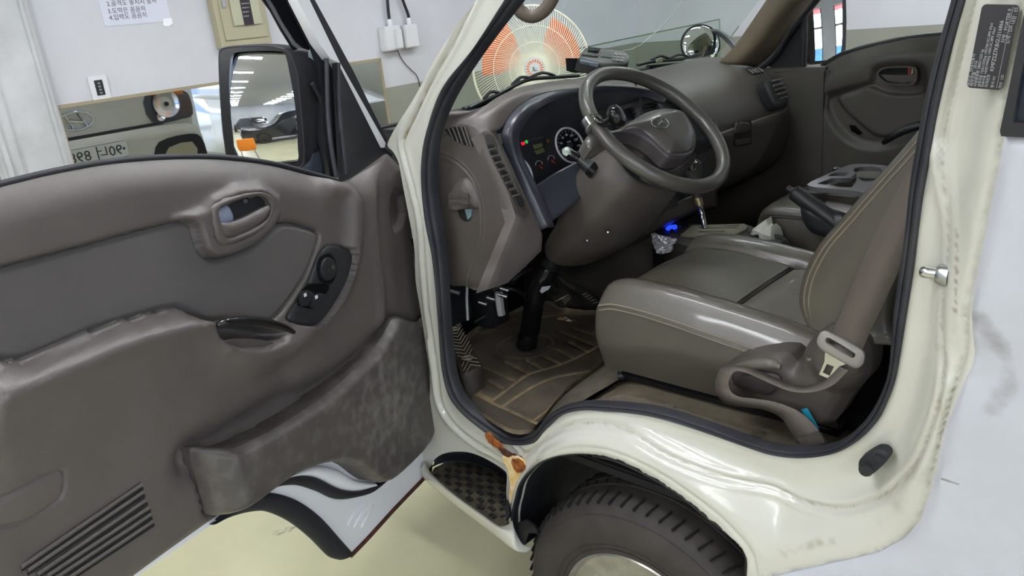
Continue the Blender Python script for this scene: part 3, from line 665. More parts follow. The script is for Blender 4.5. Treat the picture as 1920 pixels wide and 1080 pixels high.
# black rubber strips round the arch
def strip(name, up, lo, h, b, m=M_rub):
    U = cr(frD.cv(up, h), 5); L = cr(frD.cv(lo, h), 5); n = min(len(U), len(L)); U = U[np.linspace(0, len(U)-1, n).astype(int)]; L = L[np.linspace(0, len(L)-1, n).astype(int)]
    rws = [frD.to3(U*(1-t)+L*t, h+x) for t, x in ((0, -.012), (0, 0), (.3, b), (.7, b), (1, 0), (1, -.012))]
    return loft(name, rws, m, DOOR, nu=1, nv=2)
strip('arch_rubber', [(408, 975), (427, 960), (471, 931), (511, 925), (556, 938), (600, 969), (640, 1013), (662, 1038)], [(398, 984), (427, 971), (467, 960), (502, 959), (547, 978), (587, 1009), (622, 1044), (638, 1050)], -.012, .007)
strip('arch_rubber', [(489, 921), (524, 899), (560, 892), (593, 896), (637, 917), (670, 921), (703, 912), (735, 886)], [(489, 926), (524, 912), (560, 910), (600, 922), (633, 936), (670, 932), (700, 922), (737, 890)], -.008, .006)
strip('arch_flange', [(455, 942), (500, 912), (550, 886), (590, 874), (630, 880), (665, 900), (700, 905)], [(489, 921), (524, 899), (560, 892), (593, 896), (637, 917), (670, 921), (703, 912)], -.010, .008, M_rustbody)
# moulded trim
TR_T = [(-60, 366), (0, 350), (100, 326), (200, 308), (300, 299), (400, 298), (470, 304), (520, 312), (560, 322), (600, 333), (632, 342), (660, 337), (700, 310), (735, 284)]
TR_F = [(744, 312), (751, 350), (757, 385), (763, 430), (769, 490), (777, 540), (786, 575), (797, 630), (806, 690), (808, 740), (806, 780), (800, 808), (788, 834), (764, 862), (738, 886), (715, 902), (695, 902), (675, 890), (655, 874), (625, 863), (590, 866), (545, 880), (505, 902), (458, 936), (418, 962), (390, 980), (255, 1078), (-60, 1320)]
tb = cr(frD.cv(TR_T, .0), 4)[:-1].tolist()+cr(frD.cv(TR_F, 0), 3).tolist()
INS = [(-60, 520), (0, 503), (100, 477), (200, 450), (300, 424), (335, 415), (352, 417), (361, 428), (368, 452), (377, 473), (392, 484), (415, 484), (445, 474), (475, 459), (500, 438), (518, 422), (540, 419), (566, 425), (586, 432), (594, 442), (590, 462), (577, 500), (562, 530), (540, 562), (518, 590), (500, 603), (455, 600), (420, 600), (398, 603), (374, 597), (350, 584), (335, 577), (318, 579), (290, 586), (200, 612), (130, 641), (75, 664), (45, 675), (20, 677), (0, 674), (-60, 655)]
ins = cr(frD.cv(INS, .012), 3, True)
CREST = cr(frD.cv([(-60, 790), (0, 760), (111, 703), (200, 665), (267, 640), (330, 622), (390, 608), (415, 606)], .06), 5)
ROLL = cr(frD.cv([(-60, 752), (0, 733), (133, 655), (230, 622), (311, 600)], .045), 5)
COLR = frD.cv([(635, 345), (662, 352), (668, 390), (668, 440), (657, 500), (636, 552), (592, 605), (560, 635), (527, 655), (480, 668), (430, 655)], .03); COLR = cr(COLR, 4)
COL2 = frD.cv([(735, 292), (712, 320), (700, 350), (698, 400), (703, 470), (712, 540), (715, 600)], .02); COL2 = cr(COL2, 4)
VAL = frD.cv([(715, 615), (690, 650), (640, 695), (590, 730), (500, 772), (430, 812), (380, 838), (340, 855)], -.015); VAL = cr(VAL, 4)
top_uv = cr(frD.cv(TR_T, 0), 4); allb = np.array(tb)
POD = frD.cv([(330, 410), (365, 425), (378, 470), (400, 482), (440, 474), (478, 455), (510, 425), (522, 400), (520, 370), (490, 350), (440, 352), (395, 372), (380, 390)], .02)
HOLLOW = frD.cv([(722, 370), (728, 355), (745, 365), (748, 400), (742, 425), (728, 435), (722, 410)], .0)
BOWL = frD.cv([(398, 612), (420, 606), (470, 606), (520, 612), (555, 624), (545, 640), (515, 655), (470, 660), (430, 650), (408, 630)], .045)
CAP = frD.cv([(360, 654)], .05)[0]
REFL = frD.cv([(-60, 955), (0, 925), (60, 893), (95, 878), (104, 882), (107, 912), (100, 932), (60, 962), (20, 980), (-60, 990)], .005)
POCK = [(358, 843), (372, 838), (400, 839), (425, 836), (450, 824), (500, 800), (560, 762), (620, 720), (665, 684), (700, 648), (722, 612), (735, 592), (760, 600), (778, 603), (789, 592), (797, 625), (805, 680), (808, 730), (806, 775), (800, 808), (788, 834), (764, 862), (738, 886), (715, 902), (695, 902), (675, 890), (655, 874), (625, 863), (590, 866), (545, 880), (505, 902), (458, 936), (418, 962), (392, 966), (386, 945), (375, 905)]
pock = frD.cv(POCK, .012)
SWP = frD.cv([(608, 461), (630, 462), (648, 469), (653, 482), (645, 520), (625, 560), (605, 590), (590, 606), (575, 610), (545, 604), (532, 596), (540, 580), (560, 553), (575, 520), (590, 480)], .012)
bz_zone = frD.cv([(400, 394), (403, 388), (420, 376), (460, 365), (490, 362), (505, 368), (510, 380), (507, 402), (488, 428), (459, 444), (427, 455), (415, 454), (408, 442)], .03)
def h_trim(P):
    u, v = P[:, 0], P[:, 1]
    dtop = dist(P, top_uv)
    h = np.full(len(P), .0)
    h += .018*ss(dtop, 0, .05)-.006*(1-ss(dtop, 0, .018))
    # armrest mass
    dc = dist(P, CREST); bpoly = np.concatenate([CREST, [[CREST[-1][0], CREST[-1][1]], COLR[-1], COLR[-9], COLR[-13], [COLR[-17][0], -1], [CREST[0][0], -1]]]); below = inside(P, bpoly)
    arm = .058*np.exp(-dc/.16)
    di0 = np.clip(sdf(P, ins), 0, 1)
    tU = di0/(di0+dc+1e-6); armU = .052*(tU*tU*(3-2*tU)*.5+tU*.5)*(1-ss(dc, .05, .10))
    wb = np.where(below, ss(-sdf(P, bpoly), 0, .05), 0); hu = np.maximum(h, armU+.006*(1-ss(dc, .05, .12))); wb = np.maximum(wb, np.where(below, 1-ss(dc, .03, .09), 0))
    h = wb*arm+(1-wb)*hu
    h += .006*gau(dist(P, ROLL), .010)*ss(sdf(P, ins), .003, .014)
    # side column
    dcl = dist(P, COLR); h += .026*gau(dcl, .03)
    h += .012*gau(dist(P, COL2), .018)
    h -= .035*gau(dist(P, VAL), .035)*(1-ss(dist(P, VAL[-1:].repeat(2, 0)), 0, .0001)*0)
    # around insert: a deep rounded shoulder then the pad
    di = sdf(P, ins); h = np.where(di < 0, .004, h); h -= .010*gau(di, .0045)
    dp = sdf(P, POD); h += np.where(di > 0, .014*(1-ss(dp, -.01, .012)), 0)
    dh = sdf(P, HOLLOW); h -= .014*(1-ss(dh, -.012, .006))
    db = sdf(P, BOWL); h -= .05*(1-ss(db, -.018, .003)); 
    dk = np.hypot(P[:, 0]-CAP[0], P[:, 1]-CAP[1]); h -= .0025*gau(dk-.0125, .0018)
    dr = sdf(P, REFL); h -= .004*gau(dr, .003); h += .003*(1-ss(dr, -.004, 0))
    ds = sdf(P, SWP); h = np.where(ds < .004, h*.0+.016, h); 
    dpk = sdf(P, pock); h = np.where(dpk < 0, -.01, h)
    db_ = sdf(P, bz_zone); h = h*ss(db_, -.004, .004)+.018*(1-ss(db_, -.004, .004))
    h = np.maximum(h, -.017)
    # front rim falls back
    h -= .008*(1-ss(dist(P, allb, True), 0, .012))
    return h
SEAMS = [(ins, .022, .003), (CREST, .03, .008), (COLR, .03, .008), (POD, .012, .004), (BOWL, .02, .004), (REFL, .008, .003), (HOLLOW, .014, .004), (SWP, .01, .003)]
def m_trim(P): return .16*gau(dist(P, frD.cv([(0, 420), (25, 410), (35, 395)], 0)), .002)+.2*gau(dist(P, CREST), .004)
panel('door_trim', tb, frD, M_dtrim, DOOR, step=.011, hf=h_trim, skirt=.02, dense=SEAMS, mask=m_trim, label='taupe moulded door trim')
insp = np.array([p for p in ins])
panel('cloth_insert', insp*1.0, frD, M_fab, DOOR, step=.015, hf=lambda P: .014-.010*(1-ss(dist(P, insp, True), 0, .010))+.004*np.sin(P[:, 0]*5), skirt=.008, dense=[(insp, .014, .0035)])
# map pocket
pk = cr(pock, 2, True)
RIBA = frD.cv([(728, 672), (760, 650), (800, 620), (808, 700), (808, 750), (775, 782), (744, 800), (730, 785), (722, 740)], .02)
ptop = frD.cv(POCK[:16], .03)
def h_pock(P):
    d = dist(P, pk, True); u = P[:, 0]
    h = .026*np.sqrt(ss(d, 0, .014))+.018+.016*ss(u, .12, .45)
    uL = frD.cv([(358, 843)], .012)[0][0]
    h -= .03*ss(u, uL-.055, uL+.005)
    h += .006*gau(dist(P, ptop)-.004, .004)
    return h
panel('map_pocket', pk, frD, mat('scuffed_taupe_plastic', (84, 78, 75), .42, bump=.2, bs=300, var=.14, vs=7, dirt=(152, 146, 140)), DOOR, step=.008, hf=h_pock, skirt=.05,
      mask=lambda P: .16+.16*gau(np.hypot(P[:, 0]-.18, P[:, 1]-.75), .12), dense=[(pk, .014, .004)], label='scuffed grey map pocket')
inner = [(430, 836), (500, 800), (560, 760), (620, 718), (665, 682), (700, 645), (690, 640), (640, 672), (560, 735), (470, 790), (400, 830)]
# ribs on the pocket
k = 0
for i in range(17):
    t = i/16
    a = (724+min(t, .55)*10, 683+t*118+ (0)); b = (803+t*5, 622+t*132)
    if i > 10: a = (724+(i-10)*3.6+5, 683+t*118)
    q = [D(a[0], a[1], .034), D((a[0]+b[0])/2, (a[1]+b[1])/2-1, .037), D(b[0], b[1], .026)]
    r = tube('rib', q, [.0015, .0032, .0022], MATS['scuffed_taupe_plastic'], DOOR, n=3, seg=6)
# loudspeaker slots
S0 = [(58, 1056), (71, 1062), (89, 1069), (107, 1072), (124, 1075), (150, 1074)]; S1 = [(267, 915), (270, 929), (275, 944), (281, 958), (284, 971), (288, 984)]
gpl = plate('speaker_recess', [(48, 1058), (262, 909), (290, 984), (284, 990), (120, 1092), (20, 1150), (-20, 1110)], frD, M_dtrim, DOOR, h=.0015, base=.012, bevel=0)
for a, b in zip(S0, S1):
    a = (a[0]-20, a[1]+14)
    tube('slot', [D(*a, .0135), D(*b, .0135)], .0030, M_dark, DOOR, n=1, seg=6)
for a, b in zip(S0, S1):
    tube('slat', [D(a[0]-20, a[1]+8, .016), D(b[0]-1, b[1]-7, .016)], .0034, M_dtrim, DOOR, n=1, seg=8)
# inner handle
BZ = [(394, 397), (397, 387), (417, 373), (460, 362), (490, 360), (507, 367), (513, 380), (510, 403), (490, 430), (460, 447), (427, 459), (413, 458), (403, 443)]
BI = [(409, 398), (413, 391), (457, 372), (490, 367), (503, 376), (508, 391), (500, 412), (460, 434), (430, 445), (420, 439)]
bo = cr(frD.cv(BZ, .03), 4, True); bi = cr(frD.cv(BI, .03), 4, True)
panel('handle_bezel', bo, frD, M_trim, DOOR, step=.003, holes=[bi], skirt=.02, hf=lambda P: .030+.006*np.sqrt(np.clip(np.minimum(dist(P, bo, True), dist(P, bi, True))/.006, 0, 1)))
plate('handle_recess', [(405, 385), (450, 365), (500, 360), (515, 385), (505, 420), (430, 452), (410, 445)], frD, M_black, DOOR, h=.002, base=.018, bevel=0)
tube('screw_head', [D(460, 377, .021), D(460, 377, .025)], .004, M_black, DOOR, n=1, seg=14)
lv = cr(frD.cv([(413, 419), (438, 416), (470, 403), (507, 384), (509, 396), (495, 416), (462, 435), (430, 446), (421, 440)], .034), 3, True)
panel('door_handle', lv, frD, M_trim, DOOR, step=.004, skirt=.012, hf=lambda P: .030+.007*np.sqrt(np.clip(dist(P, lv, True)/.01, 0, 1)))
lk_ = cr(frD.cv([(410, 398), (420, 388), (429, 385), (437, 395), (440, 414), (414, 418)], .03), 3, True)
panel('lock_knob', lk_, frD, mat('shiny_grey_plastic', (122, 128, 150), .22), DOOR, step=.004, skirt=.01, hf=lambda P: .026+.005*np.sqrt(np.clip(dist(P, lk_, True)/.008, 0, 1)), label='shiny grey lock knob')
# pull strap and bowl
tube('pull_grip', [D(406, 610, .058), D(424, 604, .062), D(460, 601, .064), D(505, 606, .064), D(535, 615, .060), D(551, 623, .056)], [.004, .007, .008, .008, .007, .004], M_gloss, DOOR, n=6, seg=12)
pl_ = cr(frD.cv([(425, 642), (450, 636), (490, 637), (520, 646), (505, 655), (470, 658), (440, 652)], .03), 3, True)
panel('bowl_floor', pl_, frD, M_trim, DOOR, step=.006, skirt=.01, hf=lambda P: .026-.006*ss(dist(P, pl_, True), 0, .01))
# switch panel
swp = cr(SWP, 3, True)
panel('switch_panel', swp, frD, mat('switch_panel_plastic', (44, 45, 47), .38), DOOR, step=.006, skirt=.012, hf=lambda P: .026-.005*(1-ss(dist(P, swp, True), 0, .005)), label='dark grey window switch panel')
kc = frD.cv([(612, 504)], .026)[0]; ex = frD.cv([(633, 504)], .026)[0]-kc; ey = frD.cv([(612, 487)], .026)[0]-kc
rk = np.linalg.norm(ex)*.80; c3 = frD.to3([kc], .026)[0]
lathe('mirror_dial', [(rk*1.05, 0), (rk*1.05, .003), (rk*.9, .0035), (rk*.85, .001), (.0, .001)], c3, frD.n, M_gloss, DOOR, 28)
lathe('dial_knob', [(rk*.8, 0), (rk*.75, .007), (rk*.6, .009), (0, .009)], c3, frD.n, M_black, DOOR, 24)
for dx in (-.35, .25): fbox('mirror_mark', frD, (kc[0]+dx*rk-.003, kc[1]-.003, .0352), (kc[0]+dx*rk+.004, kc[1]+.003, .0358), M_chrome, DOOR, 0)
sr = cr(frD.cv([(577, 532), (616, 535), (614, 545), (596, 574), (588, 580), (557, 572), (560, 556)], .026), 2, True)
panel('switch_recess', sr, frD, M_gloss, DOOR, step=None, skirt=.001, hf=lambda P: np.full(len(P), .0272))
for pts in ([(566, 546), (584, 548), (576, 573), (559, 569)], [(589, 552), (608, 553), (597, 578), (579, 575)]):
    w_ = frD.cv(pts, .03)
    o = panel('window_switch', cr(w_, 2, True), frD, M_black, DOOR, step=.003, skirt=.006, hf=lambda P: .032+.004*np.sin((P[:, 1]-w_[:, 1].min())/(np.ptp(w_[:, 1])+1e-6)*3.1))
for px in ((573, 553), (594, 557)):
    c = frD.cv([px], .037)[0]
    fbox('window_symbol', frD, (c[0]-.004, c[1]-.0035, .0355), (c[0]+.004, c[1]+.0035, .0365), M_whitep, DOOR, 0)
# belt weather strip, frame, sail corner, visor
q = [D(x, y-3, -.012) for x, y in TR_T[:-3]]
tube('belt_weatherstrip', q, .006, M_rub, DOOR, n=4, seg=8)
plate('window_frame', [(552, -60), (560, 0), (600, 80), (622, 110), (636, 117), (716, 277), (723, 277), (725, 268), (640, 118), (583, 0), (555, -60)], frD, M_rustbody, DOOR, h=.022, base=-.03, bevel=.003, label='white painted window frame')
plate('frame_rubber', [(583, 0), (555, -60), (563, -60), (592, 0), (622, 55), (664, 133), (727, 262), (725, 270), (640, 118)], frD, M_rub, DOOR, h=.012, base=-.034, bevel=.002)
plate('run_channel', [(520, -60), (548, 0), (590, 85), (604, 130), (607, 262), (623, 336), (648, 326), (636, 240), (629, 117), (620, 108), (600, 80), (560, 0), (545, -60)], frD, M_black, DOOR, h=.012, base=-.045, bevel=.003)
tube('run_channel_lip', [D(612, 110, -.02), D(614, 200, -.02), D(620, 270, -.02), D(631, 333, -.02)], .005, M_seal, DOOR, n=4)
tube('run_channel_lip', [D(633, 118, -.015), D(636, 200, -.015), D(641, 270, -.015), D(648, 326, -.015)], .006, M_seal, DOOR, n=4)
plate('corner_cover', [(633, 118), (640, 118), (716, 272), (738, 290), (730, 302), (662, 350), (645, 346), (640, 250)], frD, M_black, DOOR, h=.012, base=-.022, bevel=.002, label='black triangular mirror corner')
vs_ = cr(frD.cv([(430, -90), (492, 0), (507, 20), (527, 57), (550, 93), (575, 115), (597, 127), (603, 122), (601, 98), (590, 75), (560, 0), (530, -60)], -.055), 1)
M_vis = mat('smoked_visor', (22, 24, 28), .12, coat=.4)
panel('rain_visor', vs_, frD, M_vis, DOOR, step=.01, skirt=.003, hf=lambda P: -.055-.01*ss(dist(P, vs_[:7]), 0, .03))
plate('visor_tip', [(583, 90), (590, 85), (600, 105), (601, 124), (594, 124), (577, 113)], frD, mat('pale_visor_clip', (150, 168, 178), .25), DOOR, h=.002, base=-.05, bevel=0)
# door check and hinge
tube('door_check', [D(787, 580, .0), D(795, 574, .012), D(806, 570, .02)], [.006, .008, .006], mat('brown_grease_metal', (96, 80, 66), .5), DOOR, n=3)
c = D(808, 570, .02); lathe('check_bolt', [(0, .006), (.007, .006), (.008, 0), (.008, -.008)], c, (.9, -.5, .1), M_steel, DOOR, 12)
tube('door_edge_seal', [D(x, y, -.012) for x, y in ((744, 305), (757, 353), (772, 400), (781, 433), (784, 470), (781, 500), (778, 525))], .0045, M_rub, DOOR, n=4)
# side mirror outside the door
DMP = frD.to3(frD.cv([(495, 200)], -.13), -.13)[0]
rd = DMP-CAM; rd /= np.linalg.norm(rd); nm = np.array([0.03, -1., .0]); nm /= np.linalg.norm(nm); v_h = ray(447, 222); v_h = v_h/np.linalg.norm(v_h)
nm = nm-v_h; nm /= np.linalg.norm(nm)
_u = np.cross((0, 0, 1.), nm); frM = Fr(DMP, _u, np.cross(nm, _u))
GL = [(440, 99), (480, 96), (524, 96), (536, 101), (544, 136), (552, 180), (557, 220), (560, 280), (559, 303), (533, 307), (500, 308), (444, 296), (437, 250), (432, 190), (431, 147), (434, 110)]
gl = cr(frM.cv(GL, 0), 2, True)
MH = strip_rows = None
HO = [(412, 98), (420, 90), (455, 86), (500, 85), (532, 91), (548, 103), (560, 140), (566, 200), (571, 260), (572, 300), (566, 313), (540, 318), (500, 318), (436, 312), (422, 270), (415, 200), (412, 140)]
ho = frM.cv(HO, 0)
hc = ho.mean(0)
R_ = [frM.to3(cr(frM.cv([(437, 96+0)], 0), 1), 0)]
def ring(s, h, off=(0, 0)): return frM.to3((ho-hc)*s+hc+np.array(off), h)
# housing bulges back and towards the door
tow = frM.u*(-1 if frM.flip else 1)
rr = [ring(.93, -.035), ring(.97, .002), ring(1.0, .004), ring(1.02, -.012), ring(1.0, -.06, (.01, 0)), ring(.86, -.12, (.02, 0)), ring(.5, -.15, (.02, 0)), ring(.01, -.155, (.02, 0))]
house = loft('side_mirror', rr, M_black, DOOR, nu=3, nv=3, closed=True, label='black plastic side mirror')
_mc = frM.cv([(447, 222)], 0)[0]
panel('mirror_glass', gl, frM, M_mirror, DOOR, step=.006, skirt=.003, hf=lambda P: .003-(P[:, 0]-_mc[0])**2/(2*1.05)-(P[:, 1]-_mc[1])**2/(2*.62), label='mirror glass reflecting the workshop')
panel('mirror_bezel', cr(ho, 3, True)*1.0, frM, M_gloss, DOOR, step=None, holes=[gl], skirt=.01, hf=lambda P: np.full(len(P), .0035))
# mirror arm: body between housing and door corner
ar = []
for pts, h in (([(556, 100), (566, 150), (572, 210), (574, 270), (572, 316)], -.14), ([(566, 125), (580, 165), (590, 215), (592, 270), (588, 322)], -.11), ([(575, 150), (592, 185), (600, 225), (602, 275), (600, 330)], -.075), ([(580, 158), (598, 190), (607, 225), (612, 275), (616, 338)], -.04)):
    ar.append([D(x, y, h) for x, y in pts])
loft('mirror_arm', ar, M_black, DOOR, nu=5, nv=5, thick=.01)
plate('mirror_foot', [(586, 250), (598, 238), (608, 240), (612, 335), (600, 332), (570, 322), (580, 300)], frD, mat('slate_plastic', (58, 64, 74), .35), DOOR, h=.02, base=-.075, bevel=.006, smooth_n=2, step=.006)
# ================================================================ cab shell inside
def YY(pts): return [Y(*p) for p in pts]
M_in = mat('inner_shell_grey', (52, 48, 45), .8)
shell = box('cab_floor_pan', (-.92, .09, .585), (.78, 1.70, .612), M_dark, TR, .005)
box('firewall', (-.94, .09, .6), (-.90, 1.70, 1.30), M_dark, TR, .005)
box('rear_wall', (.74, .10, .60), (.78, 1.70, 1.95), M_in, TR, .01)
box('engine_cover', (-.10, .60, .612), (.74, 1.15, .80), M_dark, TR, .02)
box('far_sill', (-.90, 1.62, .58), (.78, 1.72, .80), M_in, TR, .01)
box('roof_skin', (-.22, .05, 1.93), (.80, 1.72, 1.96), M_body, TR, .01)
# floor liner on the wheel hump and mat
frL2 = Fr((0, 0, .735), (1, 0, -.0), (0, 1, 0))
LIN = [(1016, 800), (1045, 768), (1090, 742), (1120, 715), (1150, 690), (1165, 672), (1185, 640), (1460, 640), (1690, 640), (1690, 780), (1640, 850), (1548, 870), (1451, 866), (1314, 815), (1178, 778), (1097, 772), (1040, 790)]
lnr = cr(frL2.cv(LIN, 0), 2, True); lnr[:, 1] = np.maximum(lnr[:, 1], .080+.03*ss(-lnr[:, 0], .0, .1)); lnr[:, 0] = np.maximum(lnr[:, 0], -.12)
led = cr(frL2.cv([(1020, 800), (1060, 768), (1110, 750), (1180, 750), (1300, 785), (1400, 815), (1540, 836)], 0), 5)
panel('floor_liner', lnr, frL2, M_carpet, TR, step=.012, skirt=.12, hf=lambda P: -.03*(1-ss(P[:, 0], -.16, -.02))+.012*ss(dist(P, led), .03, .0)+.0015*np.sin(P[:, 0]*330)*np.sin(P[:, 1]*330), mask=lambda P: .35+.35*gau(dist(P, led)-.05, .03))
ha = [Z(x, y, .628) for x, y in ((992, 812), (1012, 798), (1038, 765), (1062, 738), (1095, 712), (1128, 686), (1160, 645), (1170, 610))]
hb_ = [Z(x, y, .733) for x, y in ((1046, 800), (1062, 778), (1084, 758), (1115, 738), (1150, 718), (1176, 700), (1200, 660), (1220, 640))]
for q_ in ha+hb_: q_[1] = max(q_[1], .080)
loft('hump_side_liner', [ha, [(a*.6+b*.4)+np.array([-.01, 0, .012]) for a, b in zip(ha, hb_)], [(a*.25+b*.75)+np.array([-.004, 0, .012]) for a, b in zip(ha, hb_)], hb_], M_carpet, TR, nu=4, nv=4)
for p in ((1256, 763), (1422, 813)):
    lathe('liner_clip', [(0, .004), (.010, .004), (.012, 0)], Z(*p, .745), (0, 0, 1), M_carpet, TR, 16)
frM2 = Fr((0, 0, .632), (1, 0, 0), (0, 1, 0))
MATO = [(870, 700), (862, 672), (868, 645), (900, 618), (940, 603), (985, 580), (1030, 572), (1060, 585), (1100, 590), (1135, 592), (1150, 625), (1158, 650), (1128, 690), (1095, 715), (1062, 738), (1040, 765), (1015, 798), (1000, 812), (975, 818), (950, 812), (915, 790), (884, 764), (866, 735)]
mo = cr(frM2.cv(MATO, .0), 2, True)
GL_ = [[(923, 753), (967, 720), (993, 703), (1047, 687), (1100, 663), (1145, 638)], [(943, 763), (993, 730), (1040, 710), (1107, 698)], [(997, 793), (1040, 760), (1080, 737), (1127, 716)], [(876, 735), (900, 744), (923, 757), (967, 777), (1010, 798)],
       [(947, 680), (993, 703)], [(907, 690), (967, 717)], [(987, 677), (1020, 695)], [(1020, 670), (1050, 685)], [(1043, 657), (1077, 675)], [(1067, 643), (1102, 663)], [(1047, 623), (1123, 653)], [(890, 733), (923, 753)], [(913, 713), (943, 730)], [(1075, 618), (1140, 640)]]
gl_ = [cr(frM2.cv(g, .0), 4) for g in GL_]
cc = frM2.cv([(985, 650)], 0)[0]; rc = abs(frM2.cv([(1037, 652)], 0)[0]-cc); rc = float(np.linalg.norm(rc))
def dgr(P): return np.min([dist(P, g) for g in gl_], 0)
def h_mat(P):
    d = dgr(P); r = np.hypot(P[:, 0]-cc[0], P[:, 1]-cc[1])
    h = .004-.006*gau(d, .004)
    h += .004*gau(r-rc, .004)-.003*gau(r-rc*.9, .003)+.003*(r < rc*.85)*(np.sin(P[:, 0]*420)*np.sin(P[:, 1]*420) > 0)
    h += .012*(1-ss(dist(P, mo, True), 0, .010))
    return h
FM = panel('floor_mat', mo, frM2, M_mat, None, step=.007, skirt=.012, hf=h_mat, dense=[(g, .012, .0032) for g in gl_[:4]],
      mask=lambda P: .85*gau(dgr(P), .0042)+.3*gau(np.hypot(P[:, 0]-cc[0], P[:, 1]-cc[1])-rc, .006)+.28*(1-ss(dist(P, mo, True), 0, .02))+.5*gau(dist(P, frM2.cv([(905, 625), (960, 605), (1060, 590)], 0)), .015))
tag(FM, 'worn dark rubber floor mat with dirt in its channels, under the pedals', 'floor mat')
# litter on the mat
for i, (p, c) in enumerate((((1060, 596), 0), ((1066, 601), 0), ((1052, 598), 1), ((905, 715), 1), ((897, 722), 1), ((960, 600), 2), ((945, 604), 2), ((1075, 600), 2))):
    q = Z(*p, .645); s = .008+.004*(i % 3)
    V = [q+np.array([s*math.cos(a)*(1+.3*math.sin(a*3+i)), s*.6*math.sin(a), .0]) for a in np.linspace(0, 6.28, 8, endpoint=False)]+[q+np.array([0, 0, s*.5])]
    o = mesh('dry_leaf_scrap', V, [(k, (k+1) % 8, 8) for k in range(8)]+[tuple(range(8))[::-1]], mat('litter_%s' % ('pale', 'tan', 'brown')[c], ((200, 192, 170), (150, 120, 92), (96, 62, 42))[c], .8), None, False)
    tag(o, ('small pale crumb on the floor mat below the accelerator', 'dry tan leaf scrap beside the footrest on the mat', 'brown leaf scrap at the front edge of the mat')[c], 'litter', ('pale crumbs on the mat', 'leaf scraps by the footrest', 'brown scraps at the mat front')[c])
# footrest with printed chevrons and rings
frF = Fr((0, 0, .705), (1, 0, 0), (0, 1, 0)); ft = frF.cv([(836, 598), (853, 595), (880, 640), (904, 682), (868, 701), (848, 655)], 0)
fr_o = plate('footrest', ft, frF, mat('footrest_rubber', (78, 71, 64), .6, var=.2, vs=20), TR, h=.07, base=-.07, bevel=.003, uv=True, label='black dead-pedal footrest printed with rings and chevrons')
M_pr = mat('worn_print', (176, 166, 146), .7)
A_ = Z(844, 598, .7062); B_ = Z(886, 692, .7062); ax1 = (B_-A_); La_ = np.linalg.norm(ax1); ax1 /= La_; wv = Z(904, 682, .7062)-Z(868, 701, .7062); Wd = np.linalg.norm(wv); wv /= Wd
for t_, R in ((.80, (.005, .010, .015)), (.22, (.005, .010, .015))):
    q = A_+ax1*La_*t_
    for r_ in R: tube('printed_ring', [q+np.array([r_*math.cos(a), r_*math.sin(a), 0]) for a in np.linspace(0, 6.28, 24, endpoint=False)], .0010, M_pr, fr_o, n=1, seg=5, closed=True)
for k in range(15):
    t_ = .02+k*.067; hw = Wd*.40
    up = 1 if t_ < .8 and not (.0 <= t_ < .22) else -1
    ap = A_+ax1*La_*(t_+.035*up); s_ = A_+ax1*La_*(t_-.06*up)
    near = min(abs(t_-.80), abs(t_-.22))*La_
    if near < .016:
        for sg in (-1, 1): tube('printed_chevron', [s_+wv*hw*sg, s_*.55+ap*.45+wv*hw*sg*.62], .0009, M_pr, fr_o, n=1, seg=5)
    else: tube('printed_chevron', [s_-wv*hw, ap, s_+wv*hw], .0010, M_pr, fr_o, n=1, seg=5)
# pedals
def pedal(name, px, depth, m, rib_n, lab):
    fr = Fr(Y(px[0][0], px[0][1], depth), (.25, 1, 0.), (-.75, .2, .65))
    o = plate(name, cr(fr.cv(px, 0), 2, True), fr, m, TR, h=.012, bevel=.003, uv=True, label=lab)
    c = fr.cv(px, .0)
    return o, fr, c
brk, f_, c_ = pedal('brake_pedal', [(1032, 556), (1042, 545), (1058, 543), (1072, 560), (1072, 570), (1056, 576), (1040, 568)], .62, mat('pedal_rubber', (44, 43, 40), .55), 4, 'brake pedal pad')
for k in range(4): tube('pedal_rib', [f_.to3([f_.cv([p], .012)[0]], .0125)[0] for p in ((1040+k*5, 566-k*2), (1053+k*4, 556-k*2+2), (1060+k*3, 570-k*3))], .0012, M_pr, brk, n=1, seg=5)
acc, f_, c_ = pedal('accelerator_pedal', [(1072, 541), (1080, 538), (1096, 546), (1112, 560), (1122, 568), (1120, 573), (1108, 575), (1096, 560), (1084, 548)], .72, MATS['pedal_rubber'], 6, 'accelerator pedal')
for k in range(5): tube('pedal_rib', [f_.to3([f_.cv([p], .012)[0]], .0125)[0] for p in ((1092+k*5, 553+k*4), (1101+k*5, 549+k*4.2))], .0012, M_pr, acc, n=1, seg=5)
tube('pedal_arm', [Y(1040, 500, .62), Y(1035, 530, .62), Y(1045, 550, .62)], .008, M_dark, TR, n=3)
tube('pedal_arm', [Y(1050, 520, .72), Y(1062, 532, .72), Y(1078, 541, .72)], .008, mat('dusty_black_steel', (60, 56, 52), .6), TR, n=3)
# steering shaft with boot and bellows
cp = [Y(1036, 490, .46), Y(1022, 508, .455), Y(1014, 525, .45)]
sh = tube('steering_shaft', [Y(1040, 485, .46), Y(1020, 512, .455)], .022, M_black, TR, n=1, seg=20)
for i in range(4):
    p = Y(1034-i*4, 494+i*5, .458); tube('collar', [p, p+(cp[1]-cp[0])*.18], .026, M_black, sh, n=1, seg=20)
jt = tube('joint_cover', [Y(1030, 500, .455), Y(1020, 518, .45), Y(1008, 535, .445), Y(1003, 560, .44), Y(1000, 575, .44)], [.024, .033, .034, .030, .026], M_gloss, TR, n=5, seg=24, label='glossy black joint boot')
bw = [Y(1002, 562, .44), Y(993, 622, .44)]; nseg = 18; P = []; R = []
for i in range(nseg*4+1): t = i/(nseg*4); P.append(bw[0]*(1-t)+bw[1]*t); R.append(.0255+.003*math.cos(i*math.pi/2)*1)
tube('bellows', P, R, M_gloss, TR, seg=24, n=1, label='corrugated black rubber bellows')
